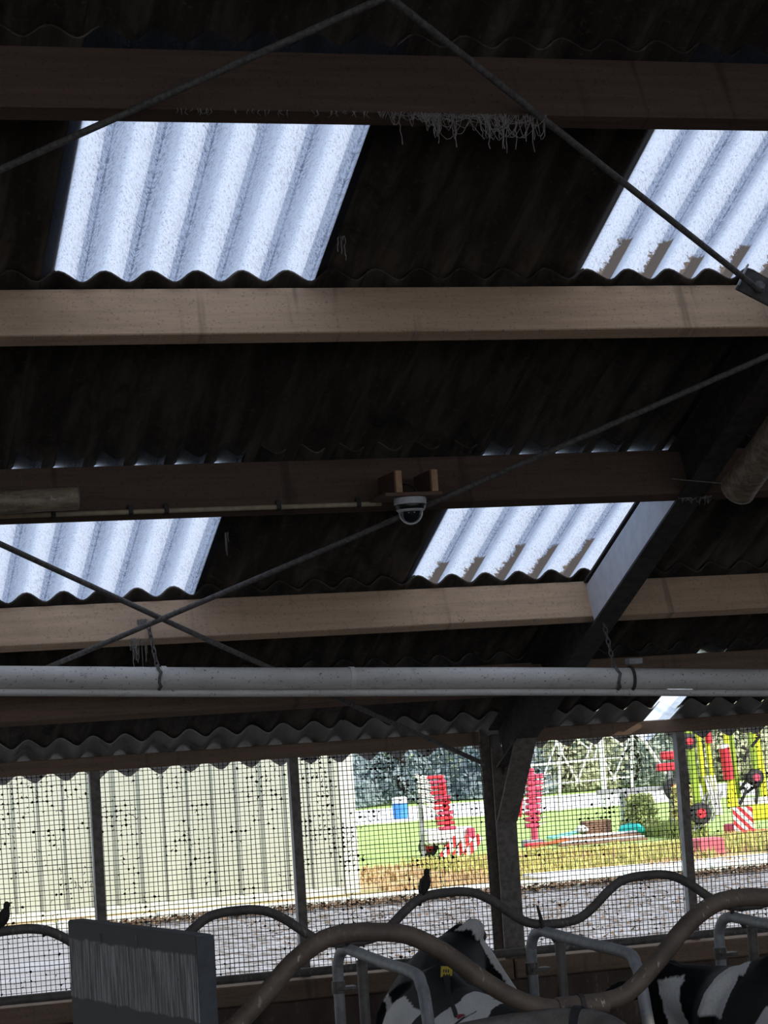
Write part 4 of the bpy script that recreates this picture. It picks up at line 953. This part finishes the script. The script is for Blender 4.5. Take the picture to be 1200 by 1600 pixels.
# grey trailer part with wheel
gt = empty('grey_implement', (13.15, 31.3, .02)); tag(gt, 'grey implement with a dark red-hubbed wheel at the right slim post', 'farm machine')
MB().bbox((-.9, -.04, .62), (.35, .04, .68), .01).build('drawbar', M['greypaint'], gt)
MB().bbox((-.52, -.10, .08), (-.18, .10, .62), .02).build('grey_cabinet', M['greypaint'], gt)
wheel(gt, (.30, -.12, .62), .17, .10)
for x, z, l in ((.10, .95, .30), (.18, 1.12, .30)): MB().bbox((x-.02, -.05, z-.06), (x+l, .05, z+.06), .02).build('red_guard', M['red'], gt)
MB().tube([(-.15, 0, 1.45), (.22, 0, .85)], .03, 8).build('stay_bar', M['white_paint'], gt, True); MB().tube([(.28, 0, 0), (.28, 0, 1.0)], .04, 8).build('stand', M['greypaint'], gt, True)
# yellow machine
ym = empty('yellow_machine', (13.38, 29.1, .02)); tag(ym, 'tall lime-yellow farm machine with red cylinder at the right edge', 'farm machine')
for x, w_, m in ((-.36, .05, 'yellow'), (-.23, .04, 'yellow'), (.06, .05, 'yellow'), (.52, .09, 'yellow'), (-.50, .09, 'limegreen'), (.44, .06, 'limegreen'), (.14, .04, 'limegreen')):
    MB().prism([(x-w_/2, -.04, .28), (x+w_/2, -.04, .28), (x+w_/2-.09, -.04, 1.75), (x-w_/2-.09, -.04, 1.75)], (0, .08, 0)).build('upright', M[m], ym)
MB().tube([(-.06, -.12, .78), (-.10, -.12, 1.22)], .075, 14).build('red_cylinder', M['red'], ym, True)
MB().tube([(-.10, -.12, 1.22), (-.11, -.12, 1.26)], [.08, .07], 14).build('cylinder_cap', M['white_paint'], ym, True)
MB().tube([(-.30, -.08, 1.30), (-.34, -.08, 1.75)], .05, 10).build('red_hose', M['red'], ym, True)
MB().prism([(-.10, -.10, .40), (.06, -.10, .40), (.03, -.10, .78), (-.06, -.10, .78)], (0, .05, 0)).build('yellow_bracket', M['yellow'], ym)
MB().bbox((-.15, -.01, -.17), (.15, .01, .17), .004).build('warning_board', M['hazard'], ym, False, Matrix.Translation((.06, -.22, .22)))
MB().bbox((.02, -.06, .40), (.62, .06, .50), .01).build('white_bar', M['white_paint'], ym)
MB().bbox((.20, -.12, .18), (.62, .08, .40), .03).build('yellow_panel', M['yellow'], ym)
wheel(ym, (-.52, -.08, .34), .15, .1); wheel(ym, (.32, -.16, .78), .12, .09, 'magenta'); wheel(ym, (-.60, -.05, 1.34), .11, .09); wheel(ym, (.28, -.05, 1.52), .12, .09)
rnd = random.Random(31)
for k in range(8):
    a = V((rnd.uniform(.12, .4), -.10, rnd.uniform(.6, 1.3))); b2 = a+V((rnd.uniform(-.2, .2), rnd.uniform(-.1, .05), rnd.uniform(-.35, .3))); MB().tube(bez([a, (a+b2)/2+V((.06, -.05, .05)), b2], 4), .022, 6).build('black_hose', M['blackrub'], ym, True)
for k in range(5): MB().tube([(-.62+k*.07, -.06, .10+.03*k), (-.40+k*.06, -.08, .62)], .018, 6).build('grey_strut', M['greypaint'], ym, True)
for k in range(4): MB().tube([(-.28+.03*k, -.07, .30), (-.42+.05*k, -.09, .85)], .016, 6).build('white_strut', M['white_paint'], ym, True)
MB().bbox((-.1, -.18, .02), (.10, .12, .16), .02).build('foot', M['magenta'], ym)
MB().tube([(-.15, -.2, .03), (.15, -.24, .06), (.45, -.2, .04)], .02, 6).build('red_drag_bar', M['red'], ym, True)
